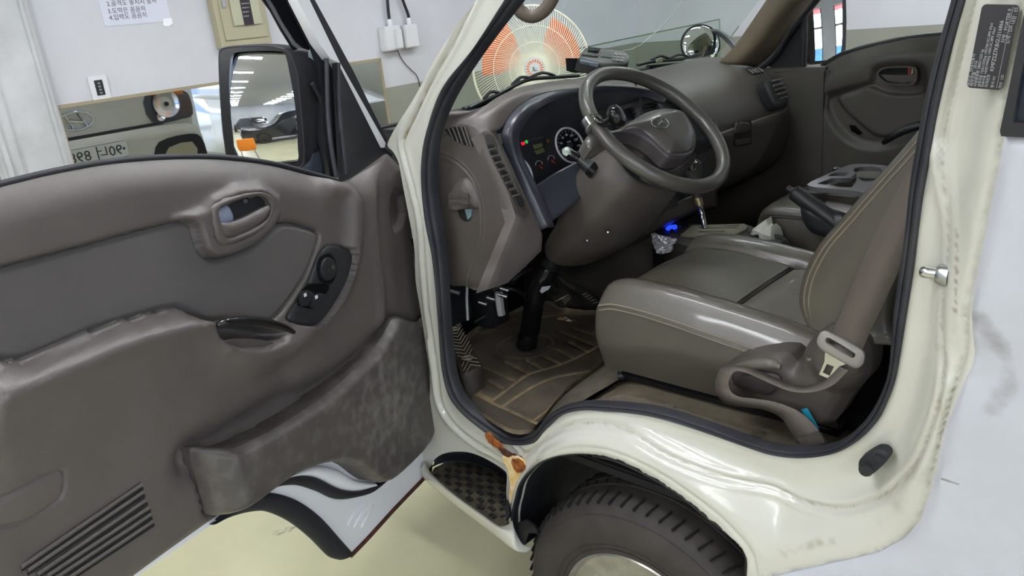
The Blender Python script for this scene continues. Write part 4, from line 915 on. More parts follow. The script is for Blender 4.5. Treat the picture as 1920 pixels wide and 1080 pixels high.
tube('boot_base', [Y(993, 618, .44), Y(990, 632, .44), Y(987, 646, .44), Y(986, 654, .44)], [.024, .030, .032, .024], M_gloss, TR, n=4, seg=24)
plate('white_tag', [(1012, 546), (1016, 538), (1032, 536), (1028, 543), (1016, 550)], Fr(Y(1020, 542, .41), (1, 0, 0), (0, 0, 1)), M_paper, TR, h=.001, bevel=0)
# clutter under the dash
M_wire = mat('white_wire', (190, 190, 186), .5)
tube('white_cable', [X(876, 535, -.62), X(875, 560, -.62), X(877, 600, -.62)], .004, M_wire, TR, n=3)
tube('white_bracket', [X(935, 548, -.70), X(936, 565, -.70), X(940, 590, -.70)], .013, M_wire, TR, n=2, seg=6)
for a, b in (((925, 545), (965, 530)), ((940, 515), (985, 500)), ((950, 540), (990, 560)), ((960, 528), (1000, 505)), ((1040, 545), (1060, 550))): tube('wire_loom', [X(*a, -.66), X((a[0]+b[0])/2, (a[1]+b[1])/2-5, -.64), X(*b, -.66)], .006, M_black, TR, n=4)
for p, l in (((897, 566), .02), ((912, 557), .025), ((845, 545), .012), ((938, 540), .012), ((935, 552), .012)):
    a = X(*p, -.60); tube('bolt', [a, a+np.array([.02, .012, -.008])], .006, M_steel, TR, n=1, seg=10)
box('fuse_box', (-.86, .30, .70), (-.76, .42, .90), M_dark, TR, .004); box('relay_bracket', (-.80, .45, .66), (-.72, .54, .86), M_black, TR, .004)
tube('relay_edge', [X(890, 604, -.74), X(918, 588, -.74)], .003, M_steel, TR, n=1)
box('tunnel_side', (-.90, .80, .612), (-.30, .84, .93), M_in, TR, .01)
# ================================================================ dashboard
# left end panel
frE = Fr((0, .13, 0), (1, 0, 0), (0, 0, 1))
EO = [(818, 262), (822, 250), (836, 240), (865, 232), (890, 238), (906, 252), (915, 270), (932, 305), (950, 350), (962, 385), (967, 402), (966, 415), (950, 448), (936, 485), (914, 542), (870, 536), (836, 528), (828, 470), (822, 400), (818, 330)]
eo = frE.cv(EO, .0)
SEAMC = cr(frE.cv([(822, 286), (845, 292), (870, 308), (893, 335), (905, 370), (909, 420), (903, 460), (885, 515), (880, 536)], 0), 4)
def h_end(P):
    d = dist(P, eo, True); h = .010*np.sqrt(np.clip(d/.02, 0, 1))
    h += -.003*gau(dist(P, SEAMC), .0018)+.002*gau(dist(P, SEAMC)-.005, .003)
    return h
dash = panel('dashboard_end', cr(eo, 2, True), frE, M_trim, TR, step=.009, hf=h_end, skirt=.03, dense=[(SEAMC, .012, .003)], label='taupe dashboard end panel with fuse cover')
# hollow latch: domed pull with slot
dm = cr(frE.cv([(841, 385), (842, 365), (848, 352), (860, 338), (872, 332), (885, 345), (893, 362), (898, 390), (880, 391), (845, 391)], .012), 2, True); dmb = frE.cv([(898, 390), (845, 391)], .012)
panel('cover_latch', dm, frE, M_trim, dash, step=.004, skirt=.004, hf=lambda P: .010+.016*np.sqrt(np.clip(dist(P, dm[:17])/.025, 0, 1)))
for y0 in (362, 374):
    c = cr(frE.cv([(842, y0), (878, y0), (880, y0+9), (841, y0+9)], .026), 1)
    o = panel('embossed_label', c, frE, M_trim, dash, step=None, skirt=.002, hf=lambda P: np.full(len(P), .0275))
q = frE.cv([(843, 370)], .028)[0]; q2 = frE.cv([(843, 382)], .028)[0]
M_emb = mat('embossed_text', (78, 71, 67), .5)
text('lettering', 'RELEASE', frE, q[0], q[1], .028, .0105, M_emb, dash, ang=0); text('lettering', 'PARKING', frE, q2[0], q2[1], .028, .0105, M_emb, dash)
sl = cr(frE.cv([(860, 392), (884, 392), (884, 405), (879, 414), (872, 415), (864, 408)], .01), 2, True)
panel('slot', sl, frE, M_dark, dash, step=None, skirt=.001, hf=lambda P: np.full(len(P), .0115))
plate('slot_tab', [(871, 392), (884, 392), (883, 406), (877, 413)], frE, mat('teal_plastic', (104, 126, 132), .4), dash, h=.002, base=.012, bevel=0)
tube('screw_mark', [frE.to3([frE.cv([(845, 321)], .01)[0]], .008)[0], frE.to3([frE.cv([(845, 321)], .01)[0]], .0115)[0]], .005, M_trim, dash, n=1, seg=16)
# demister vent slats on the end panel
gv = cr(frE.cv([(834, 243), (850, 238), (873, 238), (876, 258), (888, 274), (872, 272), (850, 262)], .011), 1)
panel('demister_grille', gv, frE, M_dark, dash, step=None, skirt=.002, hf=lambda P: np.full(len(P), .0125))
for a, b in (((841, 241), (851, 262)), ((849, 239), (860, 266)), ((857, 238), (868, 270)), ((865, 237), (878, 272)), ((872, 238), (884, 274))):
    tube('slat', [frE.to3([frE.cv([a], .014)[0]], .015)[0], frE.to3([frE.cv([b], .014)[0]], .015)[0]], .0022, M_trim, dash, n=1, seg=6)
# face strip with vertical side vent: plane through the ridge, facing rear
pa, pb, pc_ = Y(906, 252, .125), Y(968, 405, .125), Y(1012, 425, .205)
frV = Fr(pa, pb-pa, pc_-pa)
VO = [(903, 250), (915, 240), (930, 246), (945, 280), (968, 330), (990, 378), (1012, 425), (1017, 440), (1015, 470), (985, 500), (952, 530), (914, 542), (936, 485), (950, 450), (967, 408), (960, 382), (948, 345), (930, 302)]
rl = frV.cv(VO, 0)
fc = panel('dashboard_face', cr(rl, 1), frV, M_trim, TR, step=.01, skirt=.03, hf=lambda P: .004*np.sqrt(np.clip(dist(P, rl, True)/.01, 0, 1)), label='taupe dashboard face beside the gauges')
vv = cr(frV.cv([(908, 256), (917, 252), (925, 258), (950, 310), (972, 350), (990, 392), (991, 402), (982, 405), (970, 398), (955, 365), (935, 325), (915, 283)], .005), 2, True)
panel('side_vent_frame', vv, frV, mat('dark_taupe_plastic', (70, 64, 61), .45), fc, step=None, skirt=.002, hf=lambda P: np.full(len(P), .007))
for i in range(8):
    x0, y0 = 914+i*6.4, 272+i*12.4
    plate('vent_slot', [(x0, y0), (x0+12, y0-2), (x0+14, y0+5), (x0+3, y0+8)], frV, M_dark, fc, h=.001, base=.0075, bevel=0)
    tube('vent_fin', [frV.to3([frV.cv([(x0+3, y0+9)], .01)[0]], .0095)[0], frV.to3([frV.cv([(x0+15, y0+6)], .01)[0]], .0095)[0]], .0022, M_trim, fc, n=1, seg=6)
plate('vent_blank', [(968, 364), (976, 364), (984, 382), (981, 388), (974, 384)], frV, M_black, fc, h=.002, base=.0075, bevel=0, smooth_n=2)
# instrument hood lofts
hr = [YY(r) for r in (
 [(813, 238, .10), (836, 219, .11), (870, 213, .14), (900, 204, .18), (930, 184, .24), (965, 167, .32), (1010, 156, .42), (1080, 148, .54), (1150, 146, .66), (1215, 152, .78), (1262, 161, .86)],
 [(816, 244, .11), (838, 230, .12), (868, 221, .14), (898, 212, .17), (930, 192, .22), (965, 173, .30), (1010, 160, .40), (1080, 152, .52), (1150, 151, .64), (1215, 157, .75), (1262, 167, .83)],
 [(818, 250, .115), (842, 240, .12), (872, 232, .135), (903, 220, .16), (934, 205, .20), (968, 182, .28), (1012, 166, .38), (1080, 157, .50), (1150, 155, .61), (1215, 162, .72), (1262, 172, .80)],
 [(819, 262, .12), (846, 250, .122), (878, 243, .130), (912, 248, .145), (940, 240, .19), (968, 204, .26), (1010, 177, .36), (1080, 165, .48), (1150, 161, .59), (1215, 168, .70), (1262, 178, .78)])]
loft('instrument_hood', hr, M_trim, TR, nu=5, nv=5, thick=.012, label='curved taupe instrument hood')
br = [YY(r) for r in (
 [(1012, 432, .20), (990, 382, .20), (968, 332, .20), (950, 290, .195), (940, 248, .19), (966, 205, .25), (1010, 178, .35), (1080, 165, .47), (1150, 162, .58), (1215, 169, .69), (1255, 180, .76)],
 [(1030, 425, .215), (1006, 372, .215), (985, 330, .21), (967, 288, .205), (960, 245, .20), (985, 206, .26), (1024, 184, .36), (1084, 172, .47), (1150, 168, .58), (1210, 175, .68), (1250, 186, .74)],
 [(1040, 425, .26), (1022, 378, .25), (998, 330, .24), (980, 290, .235), (976, 250, .23), (1000, 214, .29), (1036, 191, .38), (1088, 178, .48), (1150, 174, .58), (1205, 181, .67), (1245, 192, .72)])]
loft('instrument_bezel', br, M_bezel, TR, nu=5, nv=5, thick=.008, label='glossy slate bezel around the gauges')
# gauge cluster
nG = np.array([.92, -.12, .36]); frG = Fr(Y(1067, 272, .47), (.12, .99, 0.), (-.36, .05, .93))
clu = panel('instrument_cluster', cr(frG.cv([(985, 360), (972, 300), (968, 250), (1000, 205), (1060, 180), (1150, 172), (1230, 185), (1250, 250), (1200, 310), (1120, 330), (1050, 390), (1010, 420)], 0), 1), frG, mat('gauge_black', (17, 18, 24), .55), TR, step=None, skirt=.01, hf=None, label='black instrument cluster with dials')
gc = frG.cv([(1068, 273)], 0)[0]
def ring_(c, r, w, m, h=.002, a0=0, a1=2*math.pi, name='gauge_ring'):
    c3 = frG.to3([c], h)[0]; P = [c3+frG.u*r*math.cos(a)+frG.v*r*math.sin(a) for a in np.linspace(a0, a1, 60, endpoint=a1-a0 < 6.2)]
    return tube(name, P, w, m, clu, n=1, seg=8, closed=a1-a0 > 6.2)
M_ring = mat('silver_ring', (186, 188, 196), .35); M_mk = mat('white_marking', (170, 172, 180), .5); M_redl = mat('red_needle', (196, 60, 40), .5)
rs = np.linalg.norm(frG.cv([(1098, 296)], 0)[0]-gc)
rs = .046
ring_(gc, rs, .0028, M_ring)
lathe('dial_face', [(0, 0), (rs-.003, 0)], frG.to3([gc], .0012)[0], frG.n, mat('dial_blue_black', (22, 24, 34), .5), clu, 40)
for i in range(17):
    a = math.radians(225-i*270/16); L0 = rs-.006; L1 = rs-(.012 if i % 2 == 0 else .009)
    c3 = frG.to3([gc], .0022)[0]; d0 = frG.u*math.cos(a)+frG.v*math.sin(a)
    tube('tick', [c3+d0*L0, c3+d0*L1], .0006, M_mk, clu, n=1, seg=4)
for i, s_ in enumerate(('0', '20', '40', '60', '80', '100', '120', '140', '160')):
    a = math.radians(225-i*270/8); text('numeral', s_, frG, gc[0]+math.cos(a)*rs*.62, gc[1]+math.sin(a)*rs*.62-.003, .002, .0085, M_mk, clu, align='CENTER')
text('numeral', 'km/h', frG, gc[0], gc[1]+.008, .002, .006, M_mk, clu, align='CENTER')
c3 = frG.to3([gc], .004)[0]; tube('needle', [c3, c3-frG.u*.026-frG.v*.03], .001, M_redl, clu, n=1, seg=5)
lathe('needle_hub', [(0, .004), (.008, .003), (.009, 0)], frG.to3([gc], .002)[0], frG.n, M_black, clu, 20)
tc_ = frG.cv([(966, 330)], 0)[0]; ring_(tc_, .05, .0028, M_ring)
for p, r_ in (((1011, 311), .0125), ((1034, 301), .0125)):
    c = frG.cv([p], 0)[0]; ring_(c, r_, .0007, M_mk, a0=.3, a1=2.9, name='small_gauge'); c3 = frG.to3([c], .003)[0]
    tube('needle', [c3-frG.u*.002, c3+frG.u*.005-frG.v*.009], .0011, M_redl, clu, n=1, seg=5); tube('gauge_mark', [c3+frG.u*.006+frG.v*.004, c3+frG.u*.0085], .0012, M_redl, clu, n=1, seg=5)
M_lcd = mat('olive_display', (82, 86, 52), .4)
for pts in ([(999, 272), (1016, 268), (1018, 275), (1002, 280)], [(1002, 283), (1019, 277), (1022, 284), (1007, 290)]): plate('lcd', pts, frG, M_lcd, clu, h=.001, bevel=0)
plate('warning_lamp', [(977, 267), (984, 265), (985, 271), (979, 273)], frG, mat('red_indicator', (210, 40, 60), .4, emit=(255, 30, 50), es=.35), clu, h=.0012, bevel=0)
lathe('indicator_ring', [(.0022, 0), (.0040, .001), (.0045, 0)], frG.to3([frG.cv([(987, 266)], 0)[0]], .0005)[0], frG.n, mat('green_indicator', (30, 150, 60), .4, emit=(20, 200, 70), es=.5), clu, 16)
for i in range(5): lathe('indicator', [(0, .0008), (.0028, .0005)], frG.to3([frG.cv([(993+i*6, 263.5-i*1.5)], 0)[0]], .0005)[0], frG.n, mat('dim_indicator', (52, 54, 62), .5), clu, 12)
plate('amber_lamp', [(1025, 262), (1029, 261), (1030, 266), (1026, 267)], frG, mat('amber_indicator', (120, 62, 40), .5), clu, h=.001, bevel=0)
# black shelf below the cluster
loft('cluster_shelf', [YY([(1010, 432, .22), (1060, 395, .30), (1120, 345, .42), (1180, 300, .55)]), YY([(1003, 385, .24), (1050, 350, .32), (1110, 312, .44), (1170, 280, .56)]), YY([(1000, 352, .25), (1045, 322, .33), (1105, 292, .45), (1170, 262, .57)])], M_bezel, TR, nu=4, nv=4, thick=.01)
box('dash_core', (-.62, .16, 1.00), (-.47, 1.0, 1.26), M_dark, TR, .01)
# steering column shroud
cs = [YY(r) for r in (
 [(1190, 250, .43), (1160, 262, .385), (1160, 300, .37), (1190, 335, .39), (1235, 352, .46), (1275, 345, .54)],
 [(1150, 275, .40), (1118, 296, .37), (1128, 340, .35), (1165, 368, .37), (1215, 382, .45), (1262, 372, .54)],
 [(1120, 290, .42), (1088, 320, .38), (1092, 365, .355), (1128, 405, .37), (1180, 425, .45), (1232, 412, .54)],
 [(1080, 330, .44), (1056, 362, .40), (1058, 405, .37), (1084, 446, .38), (1132, 468, .45), (1188, 455, .54)],
 [(1060, 385, .46), (1044, 418, .41), (1042, 447, .385), (1058, 473, .39), (1092, 487, .45), (1146, 478, .53)],
 [(1040, 430, .47), (1024, 452, .43), (1021, 474, .41), (1032, 490, .41), (1057, 499, .45), (1096, 497, .49)])]
loft('column_shroud', cs, M_trim, TR, nu=6, nv=6, thick=.006, label='taupe steering column shroud')
for p in ((1141, 433), (1102, 449)): 
    q = Y(*p, .40); lathe('shroud_screw', [(0, .012), (.004, .010), (.005, 0)], q, (.4, -.9, -.2), M_steel, TR, 12)
# stalk
st = tube('column_stalk', [Y(1112, 318, .365), Y(1098, 308, .36), Y(1086, 298, .355)], [.020, .015, .010], M_black, TR, n=3, seg=18, label='black column stalk with clear tipped end')
tube('stalk_boot', [Y(1116, 322, .365), Y(1106, 314, .36)], [.021, .019], M_gloss, st, n=1, seg=18)
tube('stalk_grip', [Y(1088, 300, .355), Y(1075, 292, .35), Y(1064, 285, .35), Y(1059, 282, .35)], [.009, .012, .013, .009], M_gloss, st, n=3, seg=18)
lathe('stalk_tip', [(0, .004), (.010, .003), (.012, -.004)], Y(1062, 284, .34), (.3, -.9, .3), mat('pale_stalk_cap', (150, 158, 150), .15), st, 18)
# ================================================================ steering wheel
sc_ = np.array([-.104, .462, 1.288]); ta = math.radians(41.9); sn = np.array([math.sin(ta), 0, math.cos(ta)])
frW = Fr(sc_, (0, 1, 0), (-math.cos(ta), 0, math.sin(ta)))
M_wheel = mat('worn_grey_vinyl', (78, 75, 71), .34, bump=.15, bs=260, var=.12, vs=8, spec=.7, coat=.2)
RW = .1845
SW = tube('steering_wheel', [frW.to3([(RW*math.cos(a), RW*math.sin(a))], 0)[0] for a in np.linspace(0, 2*math.pi, 72, endpoint=False)], .0165, M_wheel, TR, n=1, seg=18, closed=True, label='worn grey-brown steering wheel')
def wpan(name, px, h0, h1, m, ed=.012, skirt=.03, sm_=3, st=.006, **k):
    c = cr(frW.cv(px, h0), sm_, True)
    return panel(name, c, frW, m, SW, step=st, skirt=skirt, hf=lambda P: h0+(h1-h0)*np.sqrt(np.clip(dist(P, c, True)/ed, 0, 1)), **k)
wpan('hub_base', [(1146, 252), (1160, 244), (1182, 236), (1215, 246), (1262, 296), (1300, 284), (1304, 300), (1288, 316), (1262, 332), (1236, 330), (1214, 318), (1206, 300), (1190, 285), (1165, 262)], -.045, -.03, mat('slate_vinyl', (62, 58, 60), .35), skirt=.03)
wpan('spoke', [(1098, 262), (1112, 245), (1146, 246), (1184, 234), (1190, 250), (1150, 262), (1120, 276), (1106, 280)], -.018, -.008, M_wheel)
wpan('spoke', [(1280, 222), (1302, 218), (1325, 222), (1344, 232), (1346, 262), (1330, 272), (1300, 272), (1290, 250)], -.022, -.012, M_black)
HB = [(1148, 250), (1166, 240), (1186, 226), (1205, 215), (1230, 208), (1256, 208), (1276, 216), (1290, 232), (1302, 256), (1304, 276), (1298, 288), (1284, 297), (1262, 300), (1248, 296), (1232, 280), (1212, 264), (1188, 252), (1168, 248)]
wpan('airbag_cover', HB, -.008, .020, M_wheel, ed=.035, label='airbag cover with oval emblem')
BD = [(1150, 250), (1166, 247), (1190, 252), (1214, 264), (1234, 281), (1250, 296), (1264, 299), (1284, 296), (1298, 286), (1303, 272), (1297, 281), (1282, 288), (1258, 289), (1244, 284), (1226, 266), (1204, 247), (1184, 237)]
wpan('trim_band', BD, .008, .016, mat('purple_grey_vinyl', (66, 61, 64), .4), ed=.01, st=.004, sm_=2)
# emblem: oval ring and slanted H
ec = frW.cv([(1238, 230)], .023)[0]; ex_ = frW.cv([(1256, 232)], .023)[0]-ec
era = .030; erb = .0165; E3 = frW.to3([ec], .0225)[0]
uu = frW.u*(1 if (frW.u@_R2) > 0 else -1)
# upright direction of the badge in the wheel plane
vv_ = frW.v
EM = tube('emblem', [E3+frW.u*era*math.cos(a)+frW.v*erb*math.sin(a) for a in np.linspace(0, 2*math.pi, 40, endpoint=False)], .0011, M_chrome, SW, n=1, seg=8, closed=True, label='chrome oval emblem with slanted H')
def hbadge(C0, u, v, k, m, parent, r=.0013):
    for s in (-1, 1): tube('emblem_bar', [C0+u*k*(s*.40-.16)-v*k*.42, C0+u*k*(s*.40+.02*s), C0+u*k*(s*.40+.16)+v*k*.42], [r*1.2, r*.9, r*1.5], m, parent, n=4, seg=6)
    tube('emblem_bar', [C0-u*k*.40+v*k*(-.10), C0, C0+u*k*.40+v*k*.10], [r, r*1.2, r], m, parent, n=4, seg=6)
hbadge(E3, frW.u, frW.v, .029, M_chrome, SW)
# spinner knob clamped to the rim
SP = empty('steering_spinner_knob', tuple(Y(1107, 236, .33)))
tag(SP, 'chrome clamp with glossy black spinner knob on the steering wheel rim', 'spinner knob')
wk = []
pc3 = frW.to3(frW.cv([(1109, 233)], 0), 0)[0]; rad = pc3-sc_; rad /= np.linalg.norm(rad); tg = np.cross(sn, rad)
wk.append(tube('clamp', [pc3-tg*.013, pc3-tg*.011, pc3+tg*.011, pc3+tg*.013], [.0175, .0205, .0205, .0175], M_chrome, SP, n=1, seg=28))
wk.append(tube('clamp_boss', [pc3-rad*.004+sn*.012, pc3+sn*.022-rad*.004], [.014, .011], M_chrome, SP, n=1, seg=20))
k0 = frW.to3(frW.cv([(1130, 232)], .02), .02)[0]; k1 = frW.to3(frW.cv([(1150, 224)], .05), .05)[0]
wk.append(tube('post', [pc3+sn*.016, k0, k0*.5+k1*.5, k1], [.007, .008, .009, .012], M_gloss, SP, n=3, seg=14))
kax = np.array([.80, .30, .50]); kax /= np.linalg.norm(kax); kc3 = frW.to3(frW.cv([(1157, 217)], .05), .05)[0]
wk.append(lathe('knob', [(.008, -.016), (.020, -.014), (.025, -.004), (.0255, .003), (.022, .010), (.012, .014), (0, .015)], kc3, kax, M_gloss, SP, 32))
for o in wk: o.matrix_parent_inverse = Matrix.Translation(-SP.location)
# ================================================================ passenger side of the dash
M_dash2 = mat('dash_taupe_dark', (80, 75, 70), .45, bump=.25, bs=380, var=.08, vs=5, spec=.6)
def drow(y, k=1., dx=0):
    q = -.05*float(ss(np.array([.98-y]), 0, .22)[0])
    return [(-.655+dx, y, 1.330+q), (-.60+dx, y, 1.335+q), (-.52+dx, y, 1.336+q), (-.44+dx, y, 1.322+q), (-.36+dx, y, 1.29+q*.8), (-.30+dx, y, 1.235+q*.5), (-.275+dx, y, 1.185), (-.272+dx, y, 1.165)]
def drow2(y, dx=0): return [(-.272+dx, y, 1.165), (-.262+dx, y, 1.155), (-.262+dx, y, 1.10), (-.272+dx, y, 1.03), (-.30+dx, y, .98), (-.36+dx, y, .945), (-.5+dx, y, .93)]
ysd = [(.74, -.05), (.80, -.02), (.95, 0), (1.15, 0), (1.35, 0), (1.48, .0), (1.56, -.02), (1.60, -.06)]
PD = loft('dashboard', [drow(y, dx=dx) for y, dx in ysd], M_dash2, TR, nu=4, nv=4, label='dark taupe passenger dashboard top')
gb = loft('glove_box', [drow2(y, dx) for y, dx in ysd[1:]], M_dash2, PD, nu=4, nv=4, label='glove box front with recessed latch')
tube('glove_box_edge', [(-.268+dx, y, 1.160) for y, dx in ysd[1:]], .004, mat('edge_taupe', (112, 106, 96), .4), PD, n=4, seg=8)
frGB = Fr((-.262, 1.2, 1.1), (0, 1, 0), (0, 0, 1))
lq = cr(frGB.cv([(1380, 230), (1384, 227), (1404, 226), (1408, 230), (1408, 268), (1404, 271), (1378, 274), (1374, 270), (1376, 250)], .002), 2, True)
panel('glove_box_latch', lq, frGB, mat('latch_dark', (40, 38, 36), .4), PD, step=None, skirt=.004, hf=lambda P: np.full(len(P), .004))
lq2 = cr(frGB.cv([(1381, 231), (1403, 229), (1405, 244), (1393, 249), (1380, 250)], .008), 2, True)
panel('latch_paddle', lq2, frGB, M_dash2, PD, step=.004, skirt=.006, hf=lambda P: .010+.003*ss(dist(P, lq2, True), 0, .005))
lq3 = cr(frGB.cv([(1378, 262), (1406, 257), (1404, 268), (1380, 272)], .004), 1, True); panel('latch_lip', lq3, frGB, M_dash2, PD, step=None, skirt=.002, hf=lambda P: np.full(len(P), .006))
# far side vent
frPV = Fr(Y(1464, 172, 1.46), (.10, .99, 0), (-.38, 0, .92))
pv = cr(frPV.cv([(1437, 150), (1444, 145), (1462, 146), (1475, 160), (1482, 180), (1482, 194), (1476, 198), (1462, 200), (1452, 188), (1442, 165)], .02), 2, True)
pvo = panel('passenger_vent', pv, frPV, M_black, PD, step=.008, skirt=.03, hf=lambda P: .012-.004*(1-ss(dist(P, pv, True), 0, .005)))
for i in range(5):
    a = (1447+i*3.6, 153+i*8.2); b = (1467+i*2.6, 148+i*8.2)
    tube('vent_fin', [frPV.to3([frPV.cv([a], .016)[0]], .016)[0], frPV.to3([frPV.cv([b], .016)[0]], .016)[0]], .0035, M_trim, PD, n=1, seg=6)
tube('vent_knob', [frPV.to3([frPV.cv([(1459, 168)], .02)[0]], .012)[0], frPV.to3([frPV.cv([(1461, 168)], .02)[0]], .026)[0]], .006, M_black, PD, n=1, seg=10)
dfr = Fr((0, 0, 1.325), (1, 0, 0), (0, 1, 0))
plate('demister_grille', [(1400, 131), (1422, 128), (1432, 134), (1412, 138)], dfr, M_dark, PD, h=.004, base=.003, bevel=0)
for i in range(4): tube('slat', [dfr.to3([dfr.cv([(1404+i*6, 131-i)], .008)[0]], .009)[0], dfr.to3([dfr.cv([(1414+i*6, 138-i)], .008)[0]], .009)[0]], .0022, M_trim, PD, n=1, seg=6)
# centre stack
frC = Fr(Y(1200, 215, .72), (.05, 1, 0), (-.30, 0, .95))
csn = panel('centre_stack', cr(frC.cv([(1130, 205), (1160, 196), (1200, 186), (1232, 176), (1262, 172), (1290, 200), (1320, 250), (1330, 330), (1300, 380), (1180, 400), (1130, 340)], 0), 1), frC, M_black, TR, step=None, skirt=.05, label='black centre stack behind the wheel')
vf = cr(frC.cv([(1146, 206), (1160, 200), (1215, 183), (1228, 183), (1238, 192), (1248, 214), (1240, 222), (1175, 240), (1160, 238)], .01), 2, True)
vh = [cr(frC.cv(p, .01), 1, True) for p in ([(1166, 206), (1188, 200), (1196, 222), (1176, 228)], [(1198, 198), (1222, 191), (1231, 193), (1240, 212), (1210, 220)])]
panel('vent_surround', vf, frC, mat('grey_vent_surround', (92, 90, 92), .35), csn, step=.01, holes=vh, skirt=.012, hf=lambda P: .012+.0*P[:, 0])
for (x0, y0, x1, y1) in ((1168, 212, 1192, 205), (1172, 219, 1195, 212), (1202, 204, 1232, 196), (1205, 212, 1237, 204)):
    tube('vent_fin', [frC.to3([frC.cv([(x0, y0)], .006)[0]], .006)[0], frC.to3([frC.cv([(x1, y1)], .006)[0]], .006)[0]], .0028, M_black, csn, n=1, seg=6)
for p, r_ in (((1258, 188), .012), ((1272, 198), .014)):
    lathe('dash_knob', [(r_, 0), (r_*.9, .012), (0, .014)], frC.to3([frC.cv([p], .005)[0]], .002)[0], frC.n, M_black, csn, 18); 
tube('thin_mark', [frC.to3([frC.cv([(1284, 207)], .01)[0]], .012)[0], frC.to3([frC.cv([(1290, 202)], .01)[0]], .012)[0]], .001, M_ring, csn, n=1, seg=5)
# lower taupe lip under the column with cubby
low = [YY(r) for r in ([(1150, 420, .55), (1175, 408, .60), (1230, 392, .70), (1290, 372, .80), (1345, 352, .95)], [(1120, 440, .52), (1175, 425, .60), (1235, 405, .70), (1290, 385, .80), (1345, 372, .95)], [(1100, 462, .52), (1160, 460, .60), (1225, 432, .69), (1282, 402, .79), (1345, 385, .95)], [(1110, 470, .56), (1165, 468, .64), (1225, 440, .73), (1282, 408, .83), (1345, 390, .99)])]
loft('lower_dash_lip', low, M_dash2, TR, nu=4, nv=4, thick=.01)
plate('cubby', [(1172, 404), (1205, 372), (1240, 360), (1280, 352), (1282, 372), (1230, 388), (1190, 402)], Fr(Y(1225, 385, .71), (0, 1, 0), (0, 0, 1)), M_dark, TR, h=.003, bevel=0)
lathe('twelve_volt_socket', [(.014, 0), (.014, .008), (.010, .009), (.009, .004), (0, .004)], Y(1200, 421, .64), (.7, -.6, .2), M_black, TR, 20)
tube('hanging_cable', [Y(1190, 152, .68), Y(1200, 185, .66), Y(1203, 215, .64)], .0025, M_cab, TR, n=5, seg=6)
tube('hanging_cable', [Y(1226, 364, .70), Y(1228, 390, .70), Y(1224, 415, .69), Y(1226, 440, .73)], .0025, M_cab, TR, n=5, seg=6)
tube('pale_strap', [Y(1205, 378, .69), Y(1208, 400, .69)], .003, M_beige, TR, n=1, seg=6)
# ================================================================ console between the seats
zc = .945
frK = Fr((0, 0, zc), (1, 0, 0), (0, 1, 0))
KO = [(1222, 438), (1268, 415), (1295, 420), (1340, 421), (1400, 421), (1420, 430), (1460, 440), (1478, 458), (1462, 472), (1405, 470), (1330, 468), (1270, 456)]
ko = frK.cv(KO, 0)
CO = panel('centre_console', cr(ko, 2), frK, mat('console_black', (48, 45, 43), .42, var=.1, vs=10), TR, step=None, skirt=.30, label='black centre console with gear gate and cup holder')
gp = frK.cv([(1276, 441), (1298, 423), (1396, 420), (1402, 425), (1398, 431), (1368, 444), (1355, 445)], .006)
gh = [frK.cv(p, .006) for p in ([(1308, 426), (1380, 426), (1388, 429), (1316, 430)], [(1308, 433), (1358, 433), (1362, 436), (1312, 437)], [(1356, 423), (1386, 422), (1388, 424), (1360, 425)])]
panel('gear_gate', gp, frK, mat('champagne_gate_plate', (150, 146, 130), .35, metal=.3), CO, step=None, holes=gh, skirt=.006, hf=lambda P: np.full(len(P), .007), label='champagne coloured gear gate plate')
plate('display_window', [(1248, 427), (1256, 422), (1268, 421), (1270, 425), (1261, 430), (1250, 429)], frK, mat('blue_lit_display', (20, 30, 200), .3, emit=(30, 60, 255), es=1.5), CO, h=.003, base=.001, bevel=0)
for p, r_ in (((1260, 436), .006), ((1272, 419), .005), ((1278, 428), .0055), ((1286, 425), .005)):
    lathe('console_knob', [(r_, 0), (r_*.9, .009), (0, .010)], Z(p[0], p[1], zc), (0, 0, 1), M_gloss, CO, 16)
# crumpled tape on the console's near edge
rng = np.random.RandomState(4)
FO = Fr(np.array([-.236, .68, .927])+np.array([-.41, -.91, 0])*.003, (.91, -.41, 0), (0, 0, 1))
fo = cr(FO.cv([(1226, 437), (1245, 441), (1262, 446), (1270, 450), (1265, 458), (1262, 464), (1258, 472), (1246, 475), (1234, 472), (1229, 462)], 0), 3, True)
fo_o = panel('crumpled_foil_tape', fo, FO, mat('crinkled_silver_tape', (182, 182, 192), .35, metal=.35), None, step=.0045, skirt=.004, hf=lambda P: rng.rand(len(P))*.011)
fo_o.data.polygons.foreach_set('use_smooth', [False]*len(fo_o.data.polygons)); tag(fo_o, 'crumpled silver-white tape stuck on the console edge below the gauge knob', 'tape')
# gear lever
gl0 = Z(1322, 431, zc)
GLV = tube('gear_lever', [gl0, Y(1317, 405, .82), Y(1312, 382, .82)], [.008, .0085, .009], M_chrome, TR, n=3, seg=18, label='chrome gear lever with grey and chrome knob')
tube('gold_collar', [Y(1313, 386, .82), Y(1307, 368, .82)], [.011, .013], mat('brassy_metal', (170, 156, 116), .25, metal=.8), GLV, n=1, seg=18)
tube('lever_knob', [Y(1308, 370, .82), Y(1305, 350, .82), Y(1302, 328, .82), Y(1298, 308, .82), Y(1296, 300, .82)], [.013, .015, .022, .026, .014], mat('grey_knob', (72, 70, 68), .3), GLV, n=4, seg=22)
tube('knob_cap', [Y(1300, 318, .80), Y(1297, 306, .80), Y(1296, 300, .80)], [.012, .019, .010], M_chrome, GLV, n=3, seg=20)
